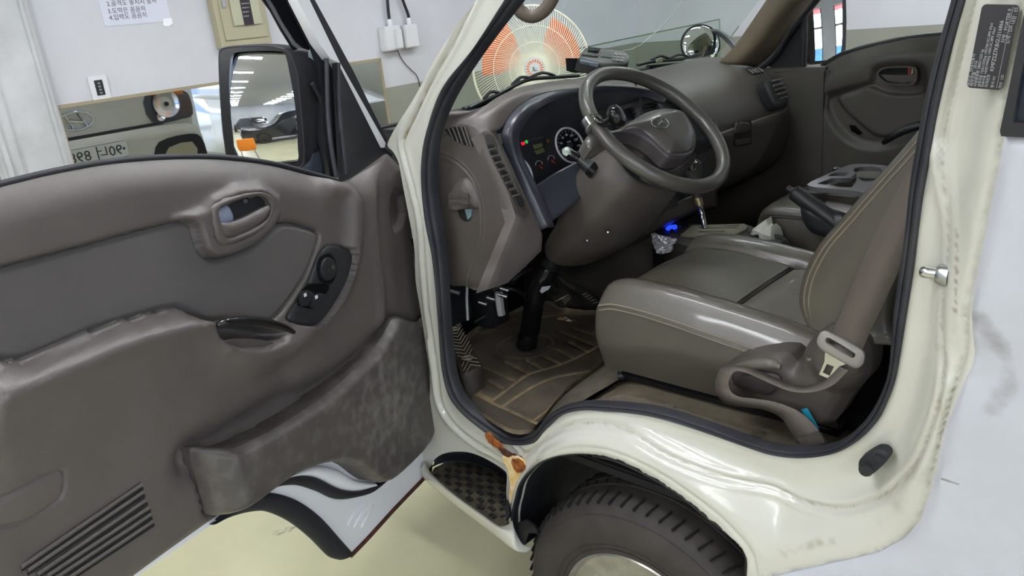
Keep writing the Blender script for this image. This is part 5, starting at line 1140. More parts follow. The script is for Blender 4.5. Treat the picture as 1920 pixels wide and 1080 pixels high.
# cup holder and tissue
ch = Z(1436, 455, zc)
lathe('cup_holder', [(.050, -.05), (.054, .004), (.048, .010), (.043, .004), (.041, -.05), (0, -.05)], ch, (0, 0, 1), M_black, CO, 32)
def crumple(pts, name): return pts
TV = [Y(1405, 453, .80), Y(1407, 440, .80), Y(1411, 430, .79), Y(1424, 420, .80), Y(1437, 411, .81), Y(1439, 424, .80), Y(1441, 428, .79), Y(1446, 424, .80), Y(1454, 431, .81), Y(1458, 442, .81), Y(1461, 455, .80), Y(1446, 459, .78), Y(1425, 458, .77)]
cen = [Y(1432, 440, .765), Y(1424, 436, .775), Y(1445, 443, .77)]
V = TV+cen+[v+np.array([0, .03, 0]) for v in TV]; n0 = len(TV)
F = [(0, 1, 14), (1, 2, 14), (2, 3, 14), (3, 4, 14), (4, 5, 14), (5, 13, 14), (5, 6, 13), (6, 15, 13), (6, 7, 15), (7, 8, 15), (8, 9, 15), (9, 10, 15), (10, 11, 15), (11, 13, 15), (11, 12, 13), (12, 14, 13), (12, 0, 14)]
F += [(i, n0+3+i, n0+3+(i+1) % n0, (i+1) % n0) for i in range(n0)]+[tuple(n0+3+i for i in range(n0))]
o = mesh('tissue', V, F, mat('white_tissue', (214, 214, 206), .8, bump=.3, bs=80), None, False); tag(o, 'crumpled white paper tissue standing in the cup holder by the gear gate', 'tissue')
# parking brake
HBK = tube('parking_brake', [Y(1476, 353, .84), Y(1492, 363, .84)], [.009, .010], M_black, TR, n=1, seg=16, label='black parking brake lever')
tube('brake_grip', [Y(1486, 359, .84), Y(1489, 361, .84), Y(1530, 390, .84), Y(1585, 430, .84)], [.014, .0205, .021, .021], M_black, HBK, n=1, seg=22)
frH = Fr((0, .84, 0), (1, 0, 0), (0, 0, 1))
plate('brake_shroud', [(1498, 386), (1515, 390), (1560, 405), (1600, 420), (1585, 455), (1545, 446), (1520, 438), (1504, 418)], frH, M_black, TR, h=.04, base=-.02, bevel=.008, smooth_n=2, step=.01)
# ================================================================ seats
def cush(name, rows, m, parent=None, label=None, **k): return loft(name, rows, m, parent or TR, nu=4, nv=4, label=label, **k)
def crow(x, zt, zs_, zb, y0=.22, y1=.70, cr_=.0, fx=0):
    w = y1-y0; zc_ = zt; zt = float(np.interp(x, (-.135, -.118, -.08, 0, .08, .17, .30, .42), (.905, .86, .958, .962, .957, .946, .928, .90))) if x > -.1 else zt
    return [(x+fx, y0+.02, zb), (x, y0-.004, (zb+zs_)/2), (x, y0, zs_-.01), (x, y0+.004, zs_), (x, y0+.045, zt+.022), (x, y0+.085, zt+.012), (x, y0+.10, zc_-.004), (x, y0+w*.5, zc_+.004-cr_), (x, y1-.10, zc_-.004), (x, y1-.085, zt+.014), (x, y1-.04, zt+.024), (x, y1-.004, zs_), (x, y1, zs_-.01), (x, y1+.004, (zb+zs_)/2), (x+fx, y1-.02, zb)]
SEAT = cush('driver_seat_cushion', [crow(-.118, .86, .86, .80, .25, .68), crow(-.135, .905, .90, .79, .23, .70), crow(-.122, .94, .925, .76), crow(-.08, .958, .932, .765), crow(0, .962, .930, .765, cr_=.004), crow(.08, .955, .922, .765, cr_=.006), crow(.155, .945, .912, .765), crow(.168, .932, .910, .765), crow(.20, .942, .905, .765), crow(.30, .925, .893, .765), crow(.42, .90, .87, .765)], M_leather, label='brown leather driver seat cushion')
for dz, r_ in ((.006, .0016), (-.006, .0016)):
    tube('stitching', [(x, .2185, z+dz) for x, z in ((-.118, .922), (-.08, .932), (0, .930), (.08, .922), (.16, .911), (.25, .899), (.34, .884))], r_, mat('tan_thread', (128, 117, 100), .6), SEAT, n=4, seg=6)
for yv, s_ in ((.322, 1), (.60, 1)):
    tube('piping', [(x, yv, z) for x, z in ((-.122, .940), (-.08, .957), (0, .961), (.08, .953), (.155, .943), (.20, .940), (.30, .924))], .0022, mat('dark_seam', (44, 40, 36), .5), SEAT, n=4, seg=6)
tube('piping', [(.165, y_, .942-.003) for y_ in (.322, .40, .52, .60)], .0022, MATS['dark_seam'], SEAT, n=3, seg=6)
# perforated centre inserts, following the cushion
def ctop(x): return float(np.interp(x, (-.122, -.08, 0, .08, .155, .168, .20, .30), (.94, .958, .962, .955, .945, .938, .942, .925)))
for (xa, xb_) in ((-.115, .16), (.172, .40)):
    rws = [[(x, y_, ctop(x)+.0015+.003*math.sin((y_-.322)/.278*3.14)) for y_ in (.326, .37, .42, .46, .50, .55, .596)] for x in np.linspace(xa, xb_, 8)]
    loft('perforated_panel', rws, M_leathp, SEAT, nu=3, nv=2, label='finely perforated leather centre panel')
# perforation rows
V = []; F = []
for x in np.arange(-.105, .155, .0085):
    for y_ in np.arange(.335, .59, .0085):
        z = ctop(x)+.0026+.003*math.sin((y_-.322)/.278*3.14); b0 = len(V); s = .0012
        V += [(x-s, y_-s, z), (x+s, y_-s, z), (x+s, y_+s, z), (x-s, y_+s, z)]; F.append((b0, b0+1, b0+2, b0+3))
mesh('perforations', V, F, MATS['dark_seam'], SEAT, False, kind='stuff')
# seat back
lev = []
ED = [(.350, .94), (.325, .965), (.320, 1.0), (.332, 1.06), (.362, 1.12), (.40, 1.18), (.45, 1.25), (.50, 1.31), (.545, 1.38), (.58, 1.5), (.60, 1.62)]
pxs = [(1514, 610, .22), (1500, 592, .22), (1494, 560, .22), (1503, 515, .22), (1530, 463, .22), (1575, 410, .22), (1625, 352, .22), (1675, 296, .22), (1722, 240, .22), (1775, 160, .22), (1820, 60, .22)]
for i, p in enumerate(pxs):
    w = Y(*p); x, z = w[0], w[2]; d_ = .14 if i else .10
    if i == 0: z += .0
    t = .0 if 0 < i else .03
    lev.append([(x+.03, .46, z), (x+.012, .30, z), (x, .245, z), (x+.004, .222, z), (x+.02, .212-.0, z-.004), (x+.07, .205, z-.01), (x+.12, .215, z-.01), (x+.16, .24, z-.01), (x+.17, .46, z-.01), (x+.15, .68, z), (x+.06, .72, z), (x+.004, .70, z), (x+.01, .64, z)])
lev = [[(p[0]*.4+.4*.6, p[1]*.3+.46*.7, p[2]+.004) for p in lev[0]]]+lev
SBK = loft('driver_seat_back', lev, M_leather, TR, nu=4, nv=4, closed=True, label='brown leather driver seat back with stitched front edge')
for off in (0.010, .020):
    tube('stitching', [Y(p[0], p[1], .215)+np.array([off+.004, -.0015 if off < .015 else -.004, 0]) for p in pxs[1:9]], .0013, MATS['tan_thread'], SBK, n=4, seg=6)
# rail and adjuster
box('seat_rail', (-.09, .245, .742), (.42, .285, .757), M_gloss, TR, .003); box('seat_rail', (-.07, .25, .757), (.42, .28, .772), M_black, TR, .002); box('seat_underframe', (-.05, .29, .737), (.45, .68, .78), M_dark, TR, .002)
tube('slide_lever', [Z(1158, 706, .745), Z(1185, 702, .748), Z(1212, 702, .75), Z(1232, 712, .75)], [.010, .008, .006, .007], M_black, TR, n=3, seg=10)
# recliner cover
frR = Fr((0, .185, 0), (1, 0, 0), (0, 0, 1)); M_rec = mat('taupe_recliner_plastic', (78, 72, 68), .42, bump=.2, bs=300, var=.1, vs=8)
RC = [(1345, 742), (1342, 712), (1352, 690), (1378, 676), (1420, 670), (1468, 672), (1486, 690), (1500, 660), (1522, 634), (1548, 620), (1585, 628), (1614, 650), (1625, 680), (1620, 716), (1600, 738), (1578, 768), (1556, 800), (1534, 806), (1490, 795), (1440, 778), (1395, 760)]
rcu = cr(frR.cv(RC, .02), 3, True)
hcx = frR.cv([(1568, 690)], .03)[0]
REC = panel('recliner_cover', rcu, frR, M_rec, TR, step=.01, skirt=.05, hf=lambda P: -.01+.03*np.sqrt(np.clip(dist(P, rcu, True)/.02, 0, 1))+.012*(1-ss(np.hypot(P[:, 0]-hcx[0], P[:, 1]-hcx[1]), .035, .052)), label='taupe plastic recliner side cover')
rp = cr(frR.cv([(1372, 700), (1395, 696), (1450, 702), (1462, 712), (1450, 734), (1438, 742), (1405, 736), (1374, 722)], .03), 2, True)
panel('recliner_paddle', rp, frR, mat('dark_paddle', (62, 57, 55), .4), REC, step=.006, skirt=.012, hf=lambda P: .026+.008*np.sqrt(np.clip(dist(P, rp, True)/.012, 0, 1)))
tube('recliner_lever', [frR.to3([frR.cv([p], .04)[0]], .036)[0] for p in ((1378, 690), (1410, 684), (1445, 684), (1462, 690))], [.005, .010, .011, .006], mat('worn_lever', (96, 92, 84), .35), REC, n=4, seg=12)
plate('cover_slot', [(1512, 672), (1522, 672), (1525, 676), (1514, 677)], frR, mat('pale_slot', (110, 104, 96), .5), REC, h=.002, base=.0205, bevel=0)
# ================================================================ seat belt
def ribbon(name, A, B, m, parent, n=6, th=.0014, **k): return loft(name, [A, B], m, parent, nu=n, nv=1, thick=th, **k)
BL = ribbon('seat_belt', YY([(1765, 130, .10), (1735, 240, .115), (1697, 330, .13), (1657, 402, .14), (1607, 513, .15), (1575, 590, .155), (1555, 640, .16)]), YY([(1800, 210, .10), (1772, 300, .115), (1738, 390, .13), (1697, 480, .14), (1660, 562, .15), (1630, 625, .155), (1612, 668, .16)]), M_belt, TR, label='taupe seat belt webbing with tongue')
frT = Fr(Y(1580, 655, .155), (1, .05, 0), (-.0, 0.1, 1))
tg_ = cr(frT.cv([(1534, 640), (1540, 622), (1552, 620), (1612, 652), (1622, 662), (1620, 680), (1610, 688), (1600, 687), (1545, 656)], .0), 3, True)
th_ = cr(frT.cv([(1552, 632), (1558, 630), (1607, 660), (1604, 668), (1598, 667), (1553, 640)], .0), 2, True)
panel('belt_tongue_grip', tg_, frT, mat('grey_buckle_plastic', (138, 134, 128), .4), BL, step=.004, holes=[th_], skirt=.006, hf=lambda P: .006+.004*np.sqrt(np.clip(dist(P, tg_, True)/.006, 0, 1)))
tm = cr(frT.cv([(1548, 655), (1586, 682), (1574, 690), (1560, 712), (1536, 702), (1546, 678)], .004), 1, True); tmh = frT.cv([(1551, 682), (1564, 687), (1556, 704), (1543, 698)], .004)
panel('belt_tongue', tm, frT, M_chrome, BL, step=None, holes=[tmh], skirt=.003, hf=lambda P: np.full(len(P), .005))
ribbon('belt_slack', YY([(1572, 686, .15), (1548, 710, .145), (1515, 723, .14), (1480, 719, .135), (1440, 702, .13), (1400, 687, .125), (1370, 684, .12), (1350, 692, .115), (1341, 715, .115), (1342, 735, .12)]), YY([(1590, 694, .12), (1560, 722, .115), (1520, 735, .11), (1480, 732, .10), (1436, 714, .10), (1400, 698, .09), (1380, 695, .09), (1370, 704, .09), (1364, 722, .09), (1368, 745, .10)]), M_belt, BL)
ribbon('belt_lower', YY([(1341, 715, .115), (1343, 738, .12), (1360, 757, .12), (1390, 763, .12), (1430, 768, .12), (1462, 782, .125), (1480, 806, .13), (1496, 832, .135)]), YY([(1364, 718, .09), (1370, 735, .09), (1385, 745, .09), (1410, 748, .10), (1450, 754, .11), (1490, 768, .12), (1520, 790, .125), (1550, 828, .13)]), M_belt, BL)
plate('belt_anchor_stitch', [(1493, 822), (1534, 810), (1548, 830), (1506, 838)], Fr(Y(1520, 825, .118), (1, 0, 0), (0, 0, 1)), mat('stitched_webbing', (72, 66, 62), .8, bump=1, bs=500), BL, h=.003, bevel=0)
plate('blue_tag', [(1502, 768), (1512, 767), (1534, 806), (1530, 810)], Fr(Y(1520, 790, .15), (1, 0, 0), (0, 0, 1)), mat('bright_blue_plastic', (40, 160, 190), .4), TR, h=.004, bevel=0)
# ================================================================ middle seat and fold-down tray
ms = []
for x, zt, zb, g in ((-.045, .93, .88, .03), (-.055, .975, .86, .008), (-.03, 1.0, .85, 0), (.06, 1.005, .84, 0), (.25, 1.0, .84, 0)):
    ms.append([(x, .86+g, zb), (x, .855+g, (zb+zt)/2), (x, .862+g, zt-.02), (x, .88+g, zt), (x, .95, zt+.006), (x, 1.08, zt+.004), (x, 1.14-g, zt-.01), (x, 1.15-g, zb)])
MSE = loft('middle_seat_cushion', ms, M_leather, TR, nu=4, nv=4, label='small brown leather middle seat cushion')
for dz in (0, -.007): tube('stitching', [(x, y_, z+dz) for x, y_, z in ((-.058, 1.06, .97), (-.060, .95, .972), (-.055, .875, .968), (-.02, .858, .985), (.06, .856, .99), (.2, .856, .985))], .0018, MATS['dark_seam'], MSE, n=3, seg=5)
frA = Fr((0, 0, 1.06), (1, 0, 0), (0, 1, 0))
ta_ = cr(frA.cv([(1513, 346), (1530, 336), (1570, 318), (1592, 309), (1612, 307), (1660, 310), (1720, 330), (1690, 372), (1605, 358), (1530, 351)], 0), 2, True)
hA = [cr(frA.cv([(1532, 344), (1560, 334), (1570, 334), (1594, 334), (1604, 325), (1608, 330), (1604, 343), (1596, 352), (1580, 351)], 0), 1, True), cr(frA.cv([(1552, 329), (1566, 323), (1580, 323), (1592, 324), (1584, 330), (1560, 330)], 0), 1, True), cr(frA.cv([(1600, 319), (1612, 313), (1650, 314), (1655, 330), (1640, 338), (1618, 340), (1608, 330), (1604, 323)], 0), 2, True)]
TRY = panel('armrest_tray', ta_, frA, mat('grey_tray_plastic', (96, 96, 98), .3), TR, step=.02, holes=hA, skirt=.012, hf=lambda P: .0+.0*P[:, 0], label='grey fold-down armrest tray with recesses')
panel('armrest_body', cr(frA.cv([(1511, 349), (1530, 338), (1570, 320), (1612, 308), (1660, 311), (1720, 332), (1690, 374), (1605, 360), (1530, 353)], -.02), 2, True), frA, M_leather, TR, step=None, skirt=.07, hf=lambda P: np.full(len(P), -.035))
lathe('coin_ribs', [(.012, 0), (.012, .02), (.009, .022), (0, .022)], Z(1568, 328, 1.035), (0, 0, 1), M_black, TRY, 16)
panel('passenger_seat_cushion', cr(frA.cv([(1640, 380), (1760, 350), (1900, 420), (1700, 480)], -.1), 1), frA, M_leather, TR, step=None, skirt=.1, hf=lambda P: np.full(len(P), -.1))
box('passenger_seat_base', (.05, 1.15, .62), (.6, 1.55, .92), M_leather, TR, .03)
# ================================================================ passenger door
frQ = Fr((0, 1.62, 0), (1, 0, 0), (0, 0, 1))
QO = [(1470, 180), (1476, 150), (1486, 136), (1500, 136), (1520, 137), (1535, 132), (1548, 122), (1575, 106), (1600, 97), (1640, 86), (1700, 74), (1768, 67), (1860, 60), (1960, 60), (1960, 470), (1560, 440), (1500, 400), (1474, 340), (1465, 260)]
qo = frQ.cv(QO, .0)
QI = cr(frQ.cv([(1574, 188), (1582, 180), (1606, 172), (1632, 160), (1645, 165), (1662, 172), (1692, 176), (1728, 174), (1752, 168), (1745, 230), (1720, 236), (1690, 246), (1662, 256), (1640, 252), (1610, 228), (1588, 208)], .01), 2, True)
QP = cr(frQ.cv([(1546, 186), (1560, 172), (1600, 160), (1632, 152), (1640, 130), (1660, 120), (1720, 118), (1738, 130), (1742, 172), (1752, 168), (1745, 235), (1700, 262), (1640, 278), (1590, 260), (1560, 225)], .01), 2, True)
def h_q(P):
    h = .03*ss(dist(P, qo, True), 0, .05); dp = sdf(P, QP); h -= .018*(1-ss(dp, -.02, .01)); di = sdf(P, QI); h += .014*(1-ss(di, -.006, .002)); return h
QD = panel('passenger_door_trim', cr(qo, 1), frQ, M_dash2, TR, step=.016, hf=h_q, skirt=.03, dense=[(QP, .03, .007), (QI, .02, .005)], label='dark taupe passenger door trim')
qh = cr(frQ.cv([(1646, 140), (1650, 130), (1662, 125), (1690, 123), (1716, 124), (1722, 132), (1721, 150), (1714, 158), (1690, 160), (1662, 155), (1650, 148)], .03), 3, True)
qhi = cr(frQ.cv([(1650, 139), (1655, 131), (1668, 127), (1712, 127), (1717, 134), (1714, 152), (1690, 156), (1662, 152)], .03), 3, True)
panel('handle_bezel', qh, frQ, M_dash2, TR, step=.006, holes=[qhi], skirt=.03, hf=lambda P: np.full(len(P), .042))
plate('handle_recess', [(1648, 138), (1655, 128), (1714, 125), (1720, 140), (1714, 156), (1660, 154)], frQ, M_dark, TR, h=.002, base=.030, bevel=0)
plate('inner_handle', [(1650, 140), (1680, 141), (1715, 140), (1714, 152), (1690, 156), (1664, 152)], frQ, M_dash2, TR, h=.008, base=.03, bevel=.003)
plate('red_lock_mark', [(1702, 128), (1707, 128), (1707, 140), (1702, 139)], frQ, mat('red_mark', (150, 40, 34), .4), TR, h=.002, base=.034, bevel=0)
plate('pale_lock_mark', [(1709, 129), (1712, 128), (1712, 138), (1707, 140), (1708, 137)], frQ, M_beige, TR, h=.002, base=.034, bevel=0)
tube('pull_handle', [Y(1656, 268, 1.56), Y(1675, 255, 1.55), Y(1705, 240, 1.55), Y(1740, 232, 1.56)], [.008, .012, .014, .014], M_black, TR, n=4, seg=10)
plate('window_switch', [(1592, 235), (1602, 236), (1616, 250), (1610, 254), (1596, 246)], frQ, M_gloss, TR, h=.006, base=.022, bevel=.002)
plate('corner_cover', [(1600-100, 133), (1516, 112), (1560, 70), (1600, 20), (1618, -20), (1606, 60), (1600, 134)], Fr((0, 1.66, 0), (1, 0, 0), (0, 0, 1)), M_black, TR, h=.01, bevel=0) if 0 else None
frQ2 = Fr((0, 1.64, 0), (1, 0, 0), (0, 0, 1))
plate('corner_cover', [(1494, 136), (1513, 108), (1544, 60), (1580, 15), (1600, -30), (1601, 0), (1598, 134), (1545, 136)] if 0 else [(1430, 122), (1452, 110), (1472, 80), (1498, 45), (1516, 10), (1540, -40), (1512, -40), (1508, 134), (1480, 136)], frQ2, M_black, TR, h=.01, bevel=.002)
tube('run_channel', [Y(1508, -50, 1.63), Y(1508, 60, 1.63), Y(1505, 134, 1.63)], .013, M_seal, TR, n=3, seg=8)
tube('belt_weatherstrip', [Y(p[0], p[1]-2, 1.64) for p in QO[4:14]], .009, M_black, TR, n=3, seg=8)
# passenger side mirror
_d = ray(1553, 60); _d /= np.linalg.norm(_d); _n = np.array([.99, .0, .06])-_d; _n /= np.linalg.norm(_n); _u2 = np.cross((0, 0, 1.), _n); frN = Fr(Y(1553, 55, 1.78), _u2, np.cross(_n, _u2))
no = frN.cv([(1512, -40), (1510, 60), (1512, 105), (1518, 117), (1530, 121), (1575, 116), (1588, 112), (1594, 95), (1596, 40), (1594, -40)], 0)
NH = plate('passenger_side_mirror', no, frN, M_black, TR, h=.03, base=-.05, bevel=.006, uv=True, step=.012, label='black passenger side mirror')
ng = cr(frN.cv([(1523, -40), (1521, 30), (1520, 80), (1522, 108), (1530, 114), (1558, 112), (1578, 106), (1584, 90), (1585, 40), (1580, -40)], 0), 2, True)
M_con = M_mirror
panel('mirror_glass', ng, frN, M_mirror, NH, step=.012, skirt=.002, hf=lambda P: -.017-((P[:, 0])**2+(P[:, 1])**2)/(2*2.6))
# far A pillar trim, door frame
frA2 = Fr(Y(1450, 80, 1.52), (1, -.0, 0), (-.45, .0, .9))
loft('pillar_trim', [YY([(1348, 118, 1.45), (1378, 85, 1.46), (1410, 40, 1.47), (1450, -20, 1.48), (1490, -80, 1.48)]), YY([(1372, 121, 1.44), (1405, 85, 1.45), (1440, 40, 1.46), (1485, -20, 1.47), (1525, -80, 1.47)]), YY([(1395, 123, 1.47), (1430, 88, 1.48), (1466, 40, 1.49), (1520, -20, 1.50), (1560, -80, 1.50)]), YY([(1418, 126, 1.56), (1448, 100, 1.57), (1480, 55, 1.58), (1540, -20, 1.58), (1580, -80, 1.58)])], mat('brown_pillar_trim', (104, 92, 76), .6, bump=.2, bs=300, var=.1, vs=6), TR, nu=4, nv=4, thick=.008, label='brown far windscreen pillar trim')
tube('door_frame', [Y(1420, 130, 1.62), Y(1452, 104, 1.62), Y(1484, 55, 1.62), (Y(1545, -20, 1.62)), Y(1590, -90, 1.62)], .014, M_seal, TR, n=3, seg=10)
# grab handle on the near pillar
tube('grab_handle', [Y(958, -20, .18), Y(966, 6, .185), Y(980, 25, .19), Y(1000, 31, .2), Y(1020, 20, .21), Y(1034, 0, .22), Y(1046, -30, .23)], [.015, .014, .0135, .0135, .0135, .014, .015], mat('taupe_grab_handle', (92, 82, 72), .5), TR, n=5, seg=14)
# ================================================================ windscreen, wipers, outside front
M_ws = mat('windscreen_glass', (236, 243, 238), .0, trans=1, ior=1.01, spec=.6)
def WSP(y, t): return np.array([-.66+.56*t, y, 1.325+.60*t])
wsv = [WSP(.16, .02), WSP(1.75, .02), WSP(1.70, 1), WSP(.155, 1)]; wn_ = np.cross(wsv[1]-wsv[0], wsv[3]-wsv[0]); wn_ /= np.linalg.norm(wn_)
wsv[0] = hit(806, 238, wsv[1], wn_); _b = hit(930, -20, wsv[1], wn_); wsv[3] = wsv[0]+(_b-wsv[0])*2.0
WS = mesh('windscreen', wsv+[p+wn_*.005 for p in wsv], [(0, 1, 2, 3), (7, 6, 5, 4), (0, 4, 5, 1), (1, 5, 6, 2), (2, 6, 7, 3), (3, 7, 4, 0)], M_ws, TR, False, label='tinted windscreen with a long crack')
crk = [hit(x, y, wsv[0], wn_) for x, y in ((1120, 118), (1140, 106), (1162, 96), (1185, 92), (1202, 84), (1220, 68), (1235, 56), (1246, 44), (1262, 28), (1272, 14), (1290, -10))]
tube('crack', [p-wn_*.0015*0 for p in crk], .0011, mat('glass_crack', (225, 232, 228), .4), WS, n=1, seg=5)
tube('crack', [hit(x, y, wsv[0], wn_) for x, y in ((1066, 112), (1078, 118), (1082, 128), (1076, 138))], .0009, MATS['glass_crack'], WS, n=2, seg=5)
box('kick_panel', (-.95, 1.585, .60), (-.16, 1.66, 1.290), M_dash2, TR, .012)
box('cowl', (-.80, .20, 1.16), (-.66, 1.69, 1.312), M_black, TR, .01)
tube('windscreen_rubber', [WSP(.16, -.01), WSP(1.68, -.01)], .012, M_rub, TR, n=1, seg=8)
def wiper(pts, arm, lab):
    b = tube('wiper', [X(x, y, -.735) for x, y in pts], .006, M_black, TR, n=4, seg=8, label=lab)
    tube('wiper_arm', [X(x, y, -.745) for x, y in arm], [.010, .007, .005], M_rub, b, n=3, seg=8)
    for t in (.25, .5, .75):
        i = int(t*(len(pts)-1)); p = X(pts[i][0], pts[i][1]-3, -.735); q = X(pts[i+1][0], pts[i+1][1]-3, -.735); tube('wiper_claw', [p, (p+q)/2+np.array([0, 0, .012]), q], .005, M_black, b, n=3, seg=6)
wiper([(880, 203), (907, 190), (935, 177), (960, 163), (993, 149), (1040, 145), (1085, 142)], [(870, 207), (930, 184), (975, 153)], 'black wiper on the near side')
wiper([(1195, 122), (1221, 116), (1255, 113), (1292, 110), (1340, 110), (1370, 112)], [(1215, 127), (1290, 119), (1350, 114)], 'black wiper on the far side')
plate('screen_sticker', [(1231, 112), (1242, 108), (1243, 116), (1231, 118)], Fr(X(1237, 113, -.71), (0, 1, 0), (0, 0, 1)), M_beige, TR, h=.001, bevel=0)
# convex round mirror on the far front corner
rmc = Y(1313, 84, 1.80); ax_ = CAM-rmc; ax_ /= np.linalg.norm(ax_); ax_ = ax_+np.array([.25, .1, .25]); ax_ /= np.linalg.norm(ax_)
rr_ = 34/FOC*np.linalg.norm(CAM-rmc)
RMB = lathe('round_mirror', [(0, -.03), (rr_*.6, -.025), (rr_*.98, -.008), (rr_*1.04, .004), (rr_*1.0, .010), (rr_*.96, .006)], rmc, ax_, M_black, TR, 40, label='round convex mirror on the far front corner')
lathe('mirror_glass', [(rr_*.96*math.sin(a), rr_*.006/.0001*0+.006+rr_*.9*(math.cos(a*.9)-math.cos(1.57*.9))*.33) for a in np.linspace(1.57, 0, 14)], rmc, ax_, M_mirror, RMB, 40)
tube('mirror_arm', [rmc+np.array([-.01, .02, .04]), Y(1345, 60, 1.84), Y(1372, 82, 1.80), Y(1385, 110, 1.72)], .011, M_black, TR, n=4, seg=10)
# front of the cab, seen in the wall mirror
fx = -.98
frFnt = Fr((fx, 0, 0), (0, 1, 0), (0, 0, 1))
class FFr(Fr): pass
FN = Fr((fx, 0, 0), (0, 1, 0), (0, 0, 1)); FN.n = np.array([-1., 0, 0]); FN.flip = True
def fp(name, c, m, h, base=0, bev=.003, parent=TR, **k):
    c = np.array(c, float); return panel(name, c, FN, m, parent, step=k.pop('step', .05), skirt=h+.001, hf=lambda P: base+h-bev*(1-ss(dist(P, c, True), 0, bev*2)), **k)
CZ = 1.285
frontp = fp('front_panel', cr([(.02, .95), (.0, 1.05), (.03, 1.15), (.22, 1.235), (.45, CZ-.01), (.87, CZ+.02), (1.54, CZ+.01), (1.70, 1.26), (1.73, 1.1), (1.70, .95)], 3, False), M_body, .25, -.25, .02, step=.04, label='cream front panel of the cab')
fp('front_gap_line', rrect(.30, 1.255, 1.44, 1.275, .008), M_black, .006, .0, 0, step=None)
fp('front_gap_line', rrect(.25, 1.035, 1.49, 1.055, .008), M_black, .006, .0, 0, step=None)
bmp = fp('front_bumper', cr([(-.01, .52), (-.01, .85), (.04, 1.0), (.3, 1.03), (.87, 1.035), (1.44, 1.03), (1.70, 1.0), (1.75, .85), (1.75, .52), (1.6, .48), (.15, .48)], 3, True), M_body, .30, -.25, .02, step=.04, label='cream front bumper')
fp('lower_grille', rrect(.45, .60, 1.29, .80, .02), M_black, .008, .05, 0, bmp, step=None)
for s in (0, 1):
    f = (lambda c: [(1.74-x, y) for x, y in c]) if s else (lambda c: c)
    hl = cr(f([(.02, 1.07), (.015, 1.20), (.05, 1.245), (.33, 1.265), (.335, 1.06), (.10, 1.05)]), 3, True)
    H = fp('headlight', hl, mat('headlamp_housing', (58, 62, 72), .15, coat=1), .03, -.01, .006, step=None)
    c = np.array([fx-.03, (1.74-.21) if s else .21, 1.175])
    lathe('reflector', [(.10, 0), (.097, .010), (.07, .004), (.035, .001), (.0, .004)], c, (-1, 0, 0), M_chrome, H, 30); lathe('bulb', [(.018, .0), (.015, .015), (0, .018)], c, (-1, 0, 0), M_gloss, H, 14)
    lathe('reflector', [(.032, 0), (.03, .008), (0, .003)], np.array([fx-.024, (1.74-.27) if s else .27, 1.09]), (-1, 0, 0), M_chrome, H, 18)
    fp('indicator_lens', f([(.06, 1.225), (.07, 1.25), (.32, 1.27), (.32, 1.25)]) if not s else f([(.06, 1.225), (.07, 1.25), (.32, 1.27), (.32, 1.25)])[::-1], mat('amber_lens', (200, 110, 50), .3), .008, .02, 0, H, step=None)
    fp('fog_recess', cr(f([(.03, .72), (.02, .90), (.12, .94), (.34, .92), (.40, .80), (.34, .70)]), 3, True), M_black, .01, .05, 0, bmp, step=None)
    fp('fog_cover', cr(f([(.09, .76), (.10, .88), (.28, .87), (.32, .80), (.28, .75)]), 2, True), M_beige, .008, .06, 0, bmp, step=None)
ec_ = np.array([fx-.012, .90, 1.155])
EF = tube('front_emblem', [ec_+np.array([0, .115*math.cos(a), .058*math.sin(a)]) for a in np.linspace(0, 2*math.pi, 48, endpoint=False)], .008, M_chrome, TR, n=1, seg=8, closed=True, label='chrome oval emblem with slanted H on the cab front')
hbadge(ec_, np.array([0, -1., 0]), np.array([0, 0, 1.]), .11, M_chrome, EF, .009)
PLT = fp('number_plate', rrect(.90-.20, .86, .90+.27, .985, .012), mat('plate_white', (206, 210, 206), .4), .008, .052, 0, step=None, label='white number plate with black characters')
fp('plate_border', rrect(.90-.195, .866, .90+.265, .869, .001), M_ink, .0005, .060, 0, PLT, step=None); fp('plate_border', rrect(.90-.195, .976, .90+.265, .979, .001), M_ink, .0005, .060, 0, PLT, step=None)
frPl = Fr((fx-.0605, .90+.265, .885), (0, -1, 0), (0, 0, 1)); frPl.n = np.array([-1., 0, 0]); frPl.flip = False
text('lettering', '90너 8989', frPl, .03, .004, .001, .098, M_ink, PLT, ext=.001)
for y_ in (.90-.20, .90+.245): lathe('plate_bolt', [(0, .004), (.008, .003), (.009, 0)], (fx-.061, y_, .925), (-1, 0, 0), M_ink, PLT, 12)
# ================================================================ loose things
# device on the dashboard
DV = Y(1130, 112, .74)
e1 = np.array([.28, .93, .0]); e1 /= np.linalg.norm(e1); e2 = np.array([-.80, .24, .55]); e2 -= e1*(e1@e2); e2 /= np.linalg.norm(e2)
frDv = Fr(DV, e1, e2)
def dvp(name, px, h, base, m, par, **k): return plate(name, px, frDv, m, par, h=h, base=base, **k)
dev = dvp('dashboard_terminal', [(1084, 108), (1098, 88), (1108, 86), (1166, 92), (1182, 103), (1179, 118), (1130, 122)], .035, -.035, mat('terminal_grey', (66, 66, 66), .4), None, bevel=.004, step=.008)
tag(dev, 'small dark card terminal with keypad standing on the dashboard behind the wheel', 'terminal')
dvp('terminal_lid', [(1092, 100), (1102, 90), (1128, 93), (1122, 104)], .006, .0, mat('terminal_grey_light', (92, 92, 90), .3), dev, bevel=.002)
dvp('paper_slot', [(1104, 88), (1126, 91), (1124, 96), (1102, 94)], .004, .006, M_gloss, dev, bevel=0)
dvp('screen', [(1132, 96), (1150, 98), (1146, 108), (1127, 106)], .002, .0, mat('terminal_screen', (84, 92, 88), .2), dev, bevel=0)
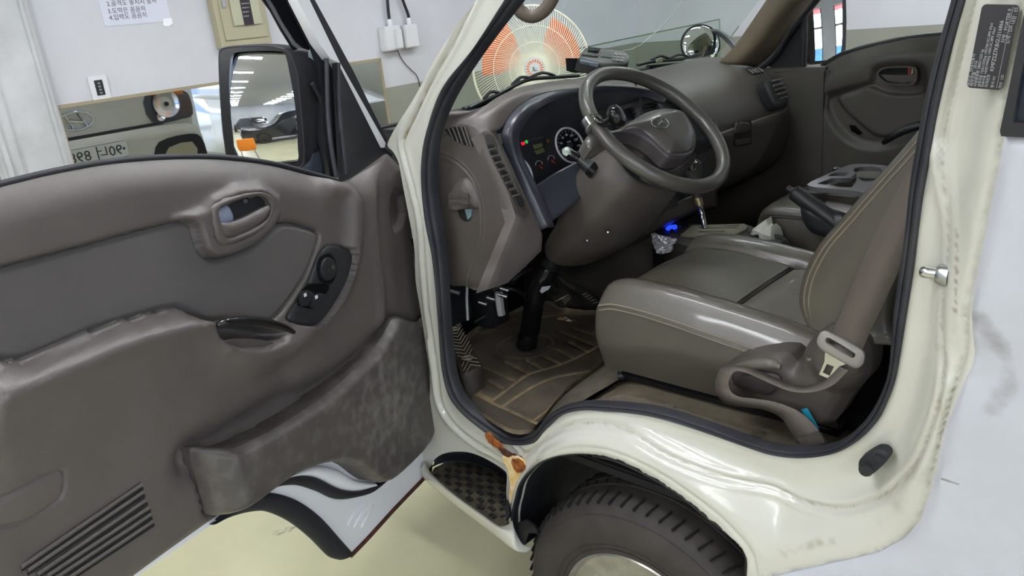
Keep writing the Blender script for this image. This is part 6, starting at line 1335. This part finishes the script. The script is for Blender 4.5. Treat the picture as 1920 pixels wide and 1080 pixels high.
for i in range(3):
    for j in range(3):
        x, y = 1152+i*7.5+j*(-1.5), 99+j*5+i*.8
        dvp('key', [(x, y), (x+5.5, y+.6), (x+4.6, y+3.8), (x-.8, y+3.2)], .003, 0, mat('grey_keys', (126, 128, 126), .4), dev, bevel=0)
# front face with label below
fa = [frDv.to3(frDv.cv([p], .0), -.002)[0] for p in ((1084, 108), (1130, 121))]; fb = [Y(1128, 131, .742), Y(1096, 137, .725), Y(1085, 133, .72)]
mesh('front_face', [fa[0], fa[1], fb[0], fb[1], fb[2]]+[p+np.array([-.06, .02, 0]) for p in (fa[0], fa[1], fb[0], fb[1], fb[2])], [(0, 1, 2, 3, 4), (9, 8, 7, 6, 5), (0, 5, 6, 1), (1, 6, 7, 2), (2, 7, 8, 3), (3, 8, 9, 4), (4, 9, 5, 0)], M_gloss, dev, False)
frDf = Fr((fa[0]+fb[1])/2, fa[1]-fa[0], fa[0]-fb[2])
lb2 = plate('label', [(1087, 113), (1122, 120), (1120, 128), (1098, 132), (1088, 129)], frDf, mat('pale_blue_label', (176, 190, 205), .5), dev, h=.002, base=.002, bevel=0)
for k in range(3):
    q = frDf.cv([(1090, 118+k*4.3)], .005)[0]; text('lettering', ('1. CARD', '2. INSERT HERE', '3. CHECK')[k], frDf, q[0], q[1], .0045, .0062, M_ink, lb2)
# ---------------- big fan behind the windscreen
fX = -2.0
fc3 = X(998, 127, fX); r_out = np.linalg.norm(X(1117, 82, fX)-fc3); fdir = CAM-fc3; fdir[2] = 0; fdir /= np.linalg.norm(fdir); fdir = fdir*.9+np.array([.35, -.1, .02]); fdir /= np.linalg.norm(fdir)
R_F = .315
FAN = empty('pedestal_fan', (fc3[0]-.12, fc3[1], GZ)); tag(FAN, 'large white cage fan with orange blades standing behind the windscreen', 'fan')
fk = []
M_cage = mat('cream_wire', (235, 230, 212), .4); M_or = mat('orange_fan_blade', (236, 120, 62), .35, trans=.0)
fu = np.cross((0, 0, 1.), fdir); fu /= np.linalg.norm(fu); fv = np.cross(fdir, fu)
def wirebundle(name, paths, r, m, seg=4):
    V = []; F = []
    for P in paths:
        P = np.array(P); b0 = len(V); T = np.gradient(P, axis=0); T /= np.linalg.norm(T, axis=1)[:, None]
        for i, p in enumerate(P):
            a = np.cross(T[i], fdir+.01); a /= np.linalg.norm(a)+1e-9; b = np.cross(T[i], a)
            for s in range(seg): t = 2*math.pi*s/seg; V.append(p+r*(a*math.cos(t)+b*math.sin(t)))
        for i in range(len(P)-1):
            for s in range(seg): F.append((b0+i*seg+s, b0+i*seg+(s+1) % seg, b0+(i+1)*seg+(s+1) % seg, b0+(i+1)*seg+s))
    return mesh(name, V, F, m, FAN, True, kind='stuff')
def prof_r(t): return .055+(R_F-.055)*t
sp = []
for k in range(130):
    a = 2*math.pi*k/130; P = []
    for t in np.linspace(0, 1, 7):
        r = prof_r(t); tw = a+.35*t; P.append(fc3+fu*r*math.cos(tw)+fv*r*math.sin(tw)+fdir*(.075*(1-t**3)))
    P.append(fc3+fu*R_F*math.cos(a+.36)+fv*R_F*math.sin(a+.36)-fdir*.03); sp.append(P)
fk.append(wirebundle('cage_wires', sp, .0019, M_cage))
for t, h in ((.30, .075*(1-.3**3)), (.62, .075*(1-.62**3)), (1.0, .0), (1.01, -.03)):
    r = prof_r(t); fk.append(tube('cage_ring', [fc3+fu*r*math.cos(a)+fv*r*math.sin(a)+fdir*h for a in np.linspace(0, 2*math.pi, 80, endpoint=False)], .0022 if t < 1 else .004, M_cage, FAN, n=1, seg=6, closed=True))
fk.append(lathe('cage_badge', [(0, .002), (.05, .002), (.054, -.002), (.054, -.01)], fc3+fdir*.078, fdir, M_whitep, FAN, 40))
frBd = Fr(fc3+fdir*.080, fu, fv)
for k in range(18):
    a = 2*math.pi*k/18; o = plate('badge_slot', [(.03*math.cos(a)-.003*math.sin(a), .03*math.sin(a)+.003*math.cos(a)), (.03*math.cos(a)+.003*math.sin(a), .03*math.sin(a)-.003*math.cos(a)), (.045*math.cos(a)+.004*math.sin(a), .045*math.sin(a)-.004*math.cos(a)), (.045*math.cos(a)-.004*math.sin(a), .045*math.sin(a)+.004*math.cos(a))], frBd, M_or, FAN, h=.001, bevel=0, uv=True); fk.append(o)
fk.append(text('badge_lettering', 'JL', frBd, -.011, -.004, .002, .019, M_ink, FAN)); fk.append(text('badge_lettering', 'NEWIN', frBd, -.014, -.014, .002, .008, M_ink, FAN))
for k in range(3):
    a0 = 2*math.pi*k/3+.5; rws = []
    for t in np.linspace(0, 1, 6):
        r = .04+.235*t; wd = .20+.55*math.sin(min(t*1.25, 1)*1.9)*.75; rws.append([fc3+fu*r*math.cos(a0+wd*s)+fv*r*math.sin(a0+wd*s)+fdir*(.0+.028*s) for s in (-1, -.4, .3, 1)])
    fk.append(loft('blade', rws, M_or, FAN, nu=3, nv=3, thick=.002))
fk.append(lathe('blade_hub', [(0, .04), (.035, .036), (.045, .0), (.045, -.03)], fc3, fdir, M_or, FAN, 24))
fk.append(lathe('motor', [(.05, -.03), (.075, -.05), (.075, -.16), (.04, -.20), (0, -.2)], fc3, fdir, M_whitep, FAN, 24))
P0 = fc3-fdir*.12; fk.append(tube('pole', [P0, (P0[0], P0[1], GZ+.03)], .018, M_whitep, FAN, n=1, seg=14)); fk.append(lathe('base', [(.0, .05), (.05, .045), (.22, .02), (.24, .0)], (P0[0], P0[1], GZ), (0, 0, 1), M_whitep, FAN, 32))
for o in fk: o.matrix_parent_inverse = Matrix.Translation(-FAN.location)
# glass board standing beyond the fan
fGl = Fr((0, 3.2, 0), (1, 0, 0), (0, 0, 1)); gc_ = fGl.cv([(1120, 68), (1350, 36), (1350, 80), (1330, 130), (1100, 140)], 0)
gz = [(gc_[0][0]-.6, GZ), (gc_[0][0]-.6, gc_[0][1]-.12), (gc_[1][0], gc_[1][1]), (gc_[1][0]+.0, GZ)]
go = plate('glass_sheet', gz, fGl, mat('greenish_glass', (226, 238, 228), .02, trans=1, ior=1.02, spec=.3), None, h=.008, bevel=0, uv=True); tag(go, 'clear greenish glass sheet standing upright beyond the windscreen', 'glass sheet')
q = fGl.to3(gc_[:2], .004); tube('glass_edge', [fGl.to3([gz[1]], .004)[0], fGl.to3([gz[2]], .004)[0], fGl.to3([gz[3]], .004)[0]], .005, mat('green_glass_edge', (110, 128, 110), .2), go, n=1, seg=5)
# ---------------- vehicles and a chair in the hall behind the viewer (seen in the mirrors)
def car(name, loc, rz, col, L_, W_, H_, lab, suv):
    e = empty(name, loc); e.rotation_euler = (0, 0, rz); tag(e, lab, 'car'); m = mat(name+'_paint', col, .18, coat=1); gl = mat('car_window_dark', (26, 30, 36), .06)
    hb = H_*.56
    side = [(-L_/2, .3), (-L_/2-.02, hb*.75), (-L_/2+.12, hb*.92), (-L_*.22, hb), (-L_*.08, H_*.93), (L_*.02, H_), (L_*.30, H_*.985), (L_*(.47 if suv else .40), H_*.93 if suv else hb*1.15), (L_/2, hb*.95), (L_/2, .3)]
    rows = []
    for y, k in ((-W_/2, 0), (-W_/2+.0, .0), (-W_/2+.10, 1), (0, 1.01), (W_/2-.10, 1), (W_/2, 0)):
        row = []
        for x, z in side:
            zz = z; yy = y
            if z > hb: yy = y*(.86 if k == 0 else .84)
            if z > hb and k == 0: zz = z-.06
            row.append((x*(1 if k else .985), yy, zz))
        rows.append(row)
    rows = [[(x*.985, -W_/2*.97, .28) for x, z in side]]+rows+[[(x*.985, W_/2*.97, .28) for x, z in side]]
    b = loft('body', rows, m, e, nu=4, nv=3)
    for s in (-1, 1):
        fr = Fr((0, s*W_*.445, 0), (1, 0, -.0), (0, -s*.12, 1)); fr.n = np.array([0, s*1., 0]); fr.flip = False
        fr.flip = (np.cross(fr.u, fr.v)@fr.n) < 0
        for xa, xb_, ta_, tb_ in ((-L_*.17, -.02*L_, .06, .0), (0, L_*.18, 0, 0), (L_*.20, L_*.38, 0, .04)):
            c = [(xa, hb+.03), (xb_, hb+.03), (xb_, H_*.93-tb_), (xa+(H_-hb)*.55*(ta_ > 0), H_*.93-ta_*.3)]
            plate('side_window', c, fr, gl, e, h=.05, bevel=.004, uv=True)
        for xw in (-L_*.30, L_*.30):
            lathe('wheel', [(0, .02), (.18, .02), (.22, .0), (.31, .03), (.33, .0), (.33, -.16), (.25, -.2)], (xw, s*W_/2, .33), (0, s, 0), M_tyre, e, 24)
        plate('headlamp', [(-W_/2*s, .0), (-W_/2*s+.3*s, .0), (-W_/2*s+.25*s, .16), (-W_/2*s, .2)][::1], Fr((-L_/2+.0, 0, hb*.68), (0, 1, 0), (0, 0, 1)), mat('clear_headlamp', (200, 205, 210), .1), e, h=.03, bevel=0, uv=True)
    return e
car('black_suv', (1.9, -8.2, GZ), math.radians(5), (22, 24, 30), 4.7, 1.88, 1.72, 'black sport utility car parked across the hall, seen in the side mirror', True)
car('silver_sedan', (4.1, -5.4, GZ), math.radians(-10), (178, 180, 184), 4.4, 1.78, 1.42, 'silver saloon car at the right edge of the driver mirror reflection', False)
car('dark_hatchback', (.6, -15.2, GZ), math.radians(60), (36, 38, 44), 4.2, 1.76, 1.48, 'dark hatchback at the far end of the hall behind the black car', False)
CH = empty('plastic_chair', (-.55, -4.6, GZ)); tag(CH, 'orange moulded chair with thin steel legs reflected in the side mirror', 'chair'); M_oc = mat('orange_plastic', (240, 138, 40), .4)
loft('backrest', [[(-.22, .2, .46), (0, .23, .45), (.22, .2, .46)], [(-.24, .26, .62), (0, .29, .62), (.24, .26, .62)], [(-.23, .29, .84), (0, .32, .85), (.23, .29, .84)]], M_oc, CH, nu=4, nv=4, thick=.012)
loft('seat', [[(-.22, -.22, .43), (0, -.2, .42), (.22, -.22, .43)], [(-.22, 0, .44), (0, 0, .42), (.22, 0, .44)], [(-.22, .2, .46), (0, .22, .44), (.22, .2, .46)]], M_oc, CH, nu=4, nv=4, thick=.012)
for sx_ in (-1, 1):
    for sy_ in (-1, 1): tube('leg', [(sx_*.18, sy_*.18, .43), (sx_*.22, sy_*.22, 0)], .011, M_steel, CH, n=1, seg=8)
# bodywork edge of a parked white car beyond the passenger window
nb = empty('parked_white_car', (1.0, 3.75, GZ)); 
nb_r = [[(-1.35, -.1+dy, .9-.06*k), (-.9, -.12+dy, 1.02-.04*k), (-.3, -.12+dy, 1.13-.03*k), (.6, -.12+dy, 1.22-.03*k), (1.8, -.12+dy, 1.24-.03*k)] for k, dy in ((8, -.04), (2, -.03), (0, .05), (0, .5))]
nbb = loft('bonnet', nb_r, mat('parked_white_paint', (214, 216, 218), .2, coat=1), nb, nu=4, nv=3, thick=.01)
tag(nb, 'white car bonnet just visible above the passenger door trim', 'car')
loft('side', [[(-1.35, -.14, .42), (-.3, -.16, .35), (1.8, -.16, .35)], [(-1.35, -.14, .86-.06*8), (-.3, -.16, .89), (1.8, -.16, 1.0)]], MATS['parked_white_paint'], nb, nu=4, nv=3, thick=.01)
lathe('wheel', [(0, .0), (.2, .0), (.3, .02), (.33, .0), (.33, -.16), (.25, -.2)], (-.3, -.15, .33), (0, -1, 0), M_tyre, nb, 30)
# ================================================================ finish
for o in list(bpy.data.objects):
    if o.parent is not None and o.parent is TR: o.matrix_parent_inverse = Matrix.Translation(-TR.location)
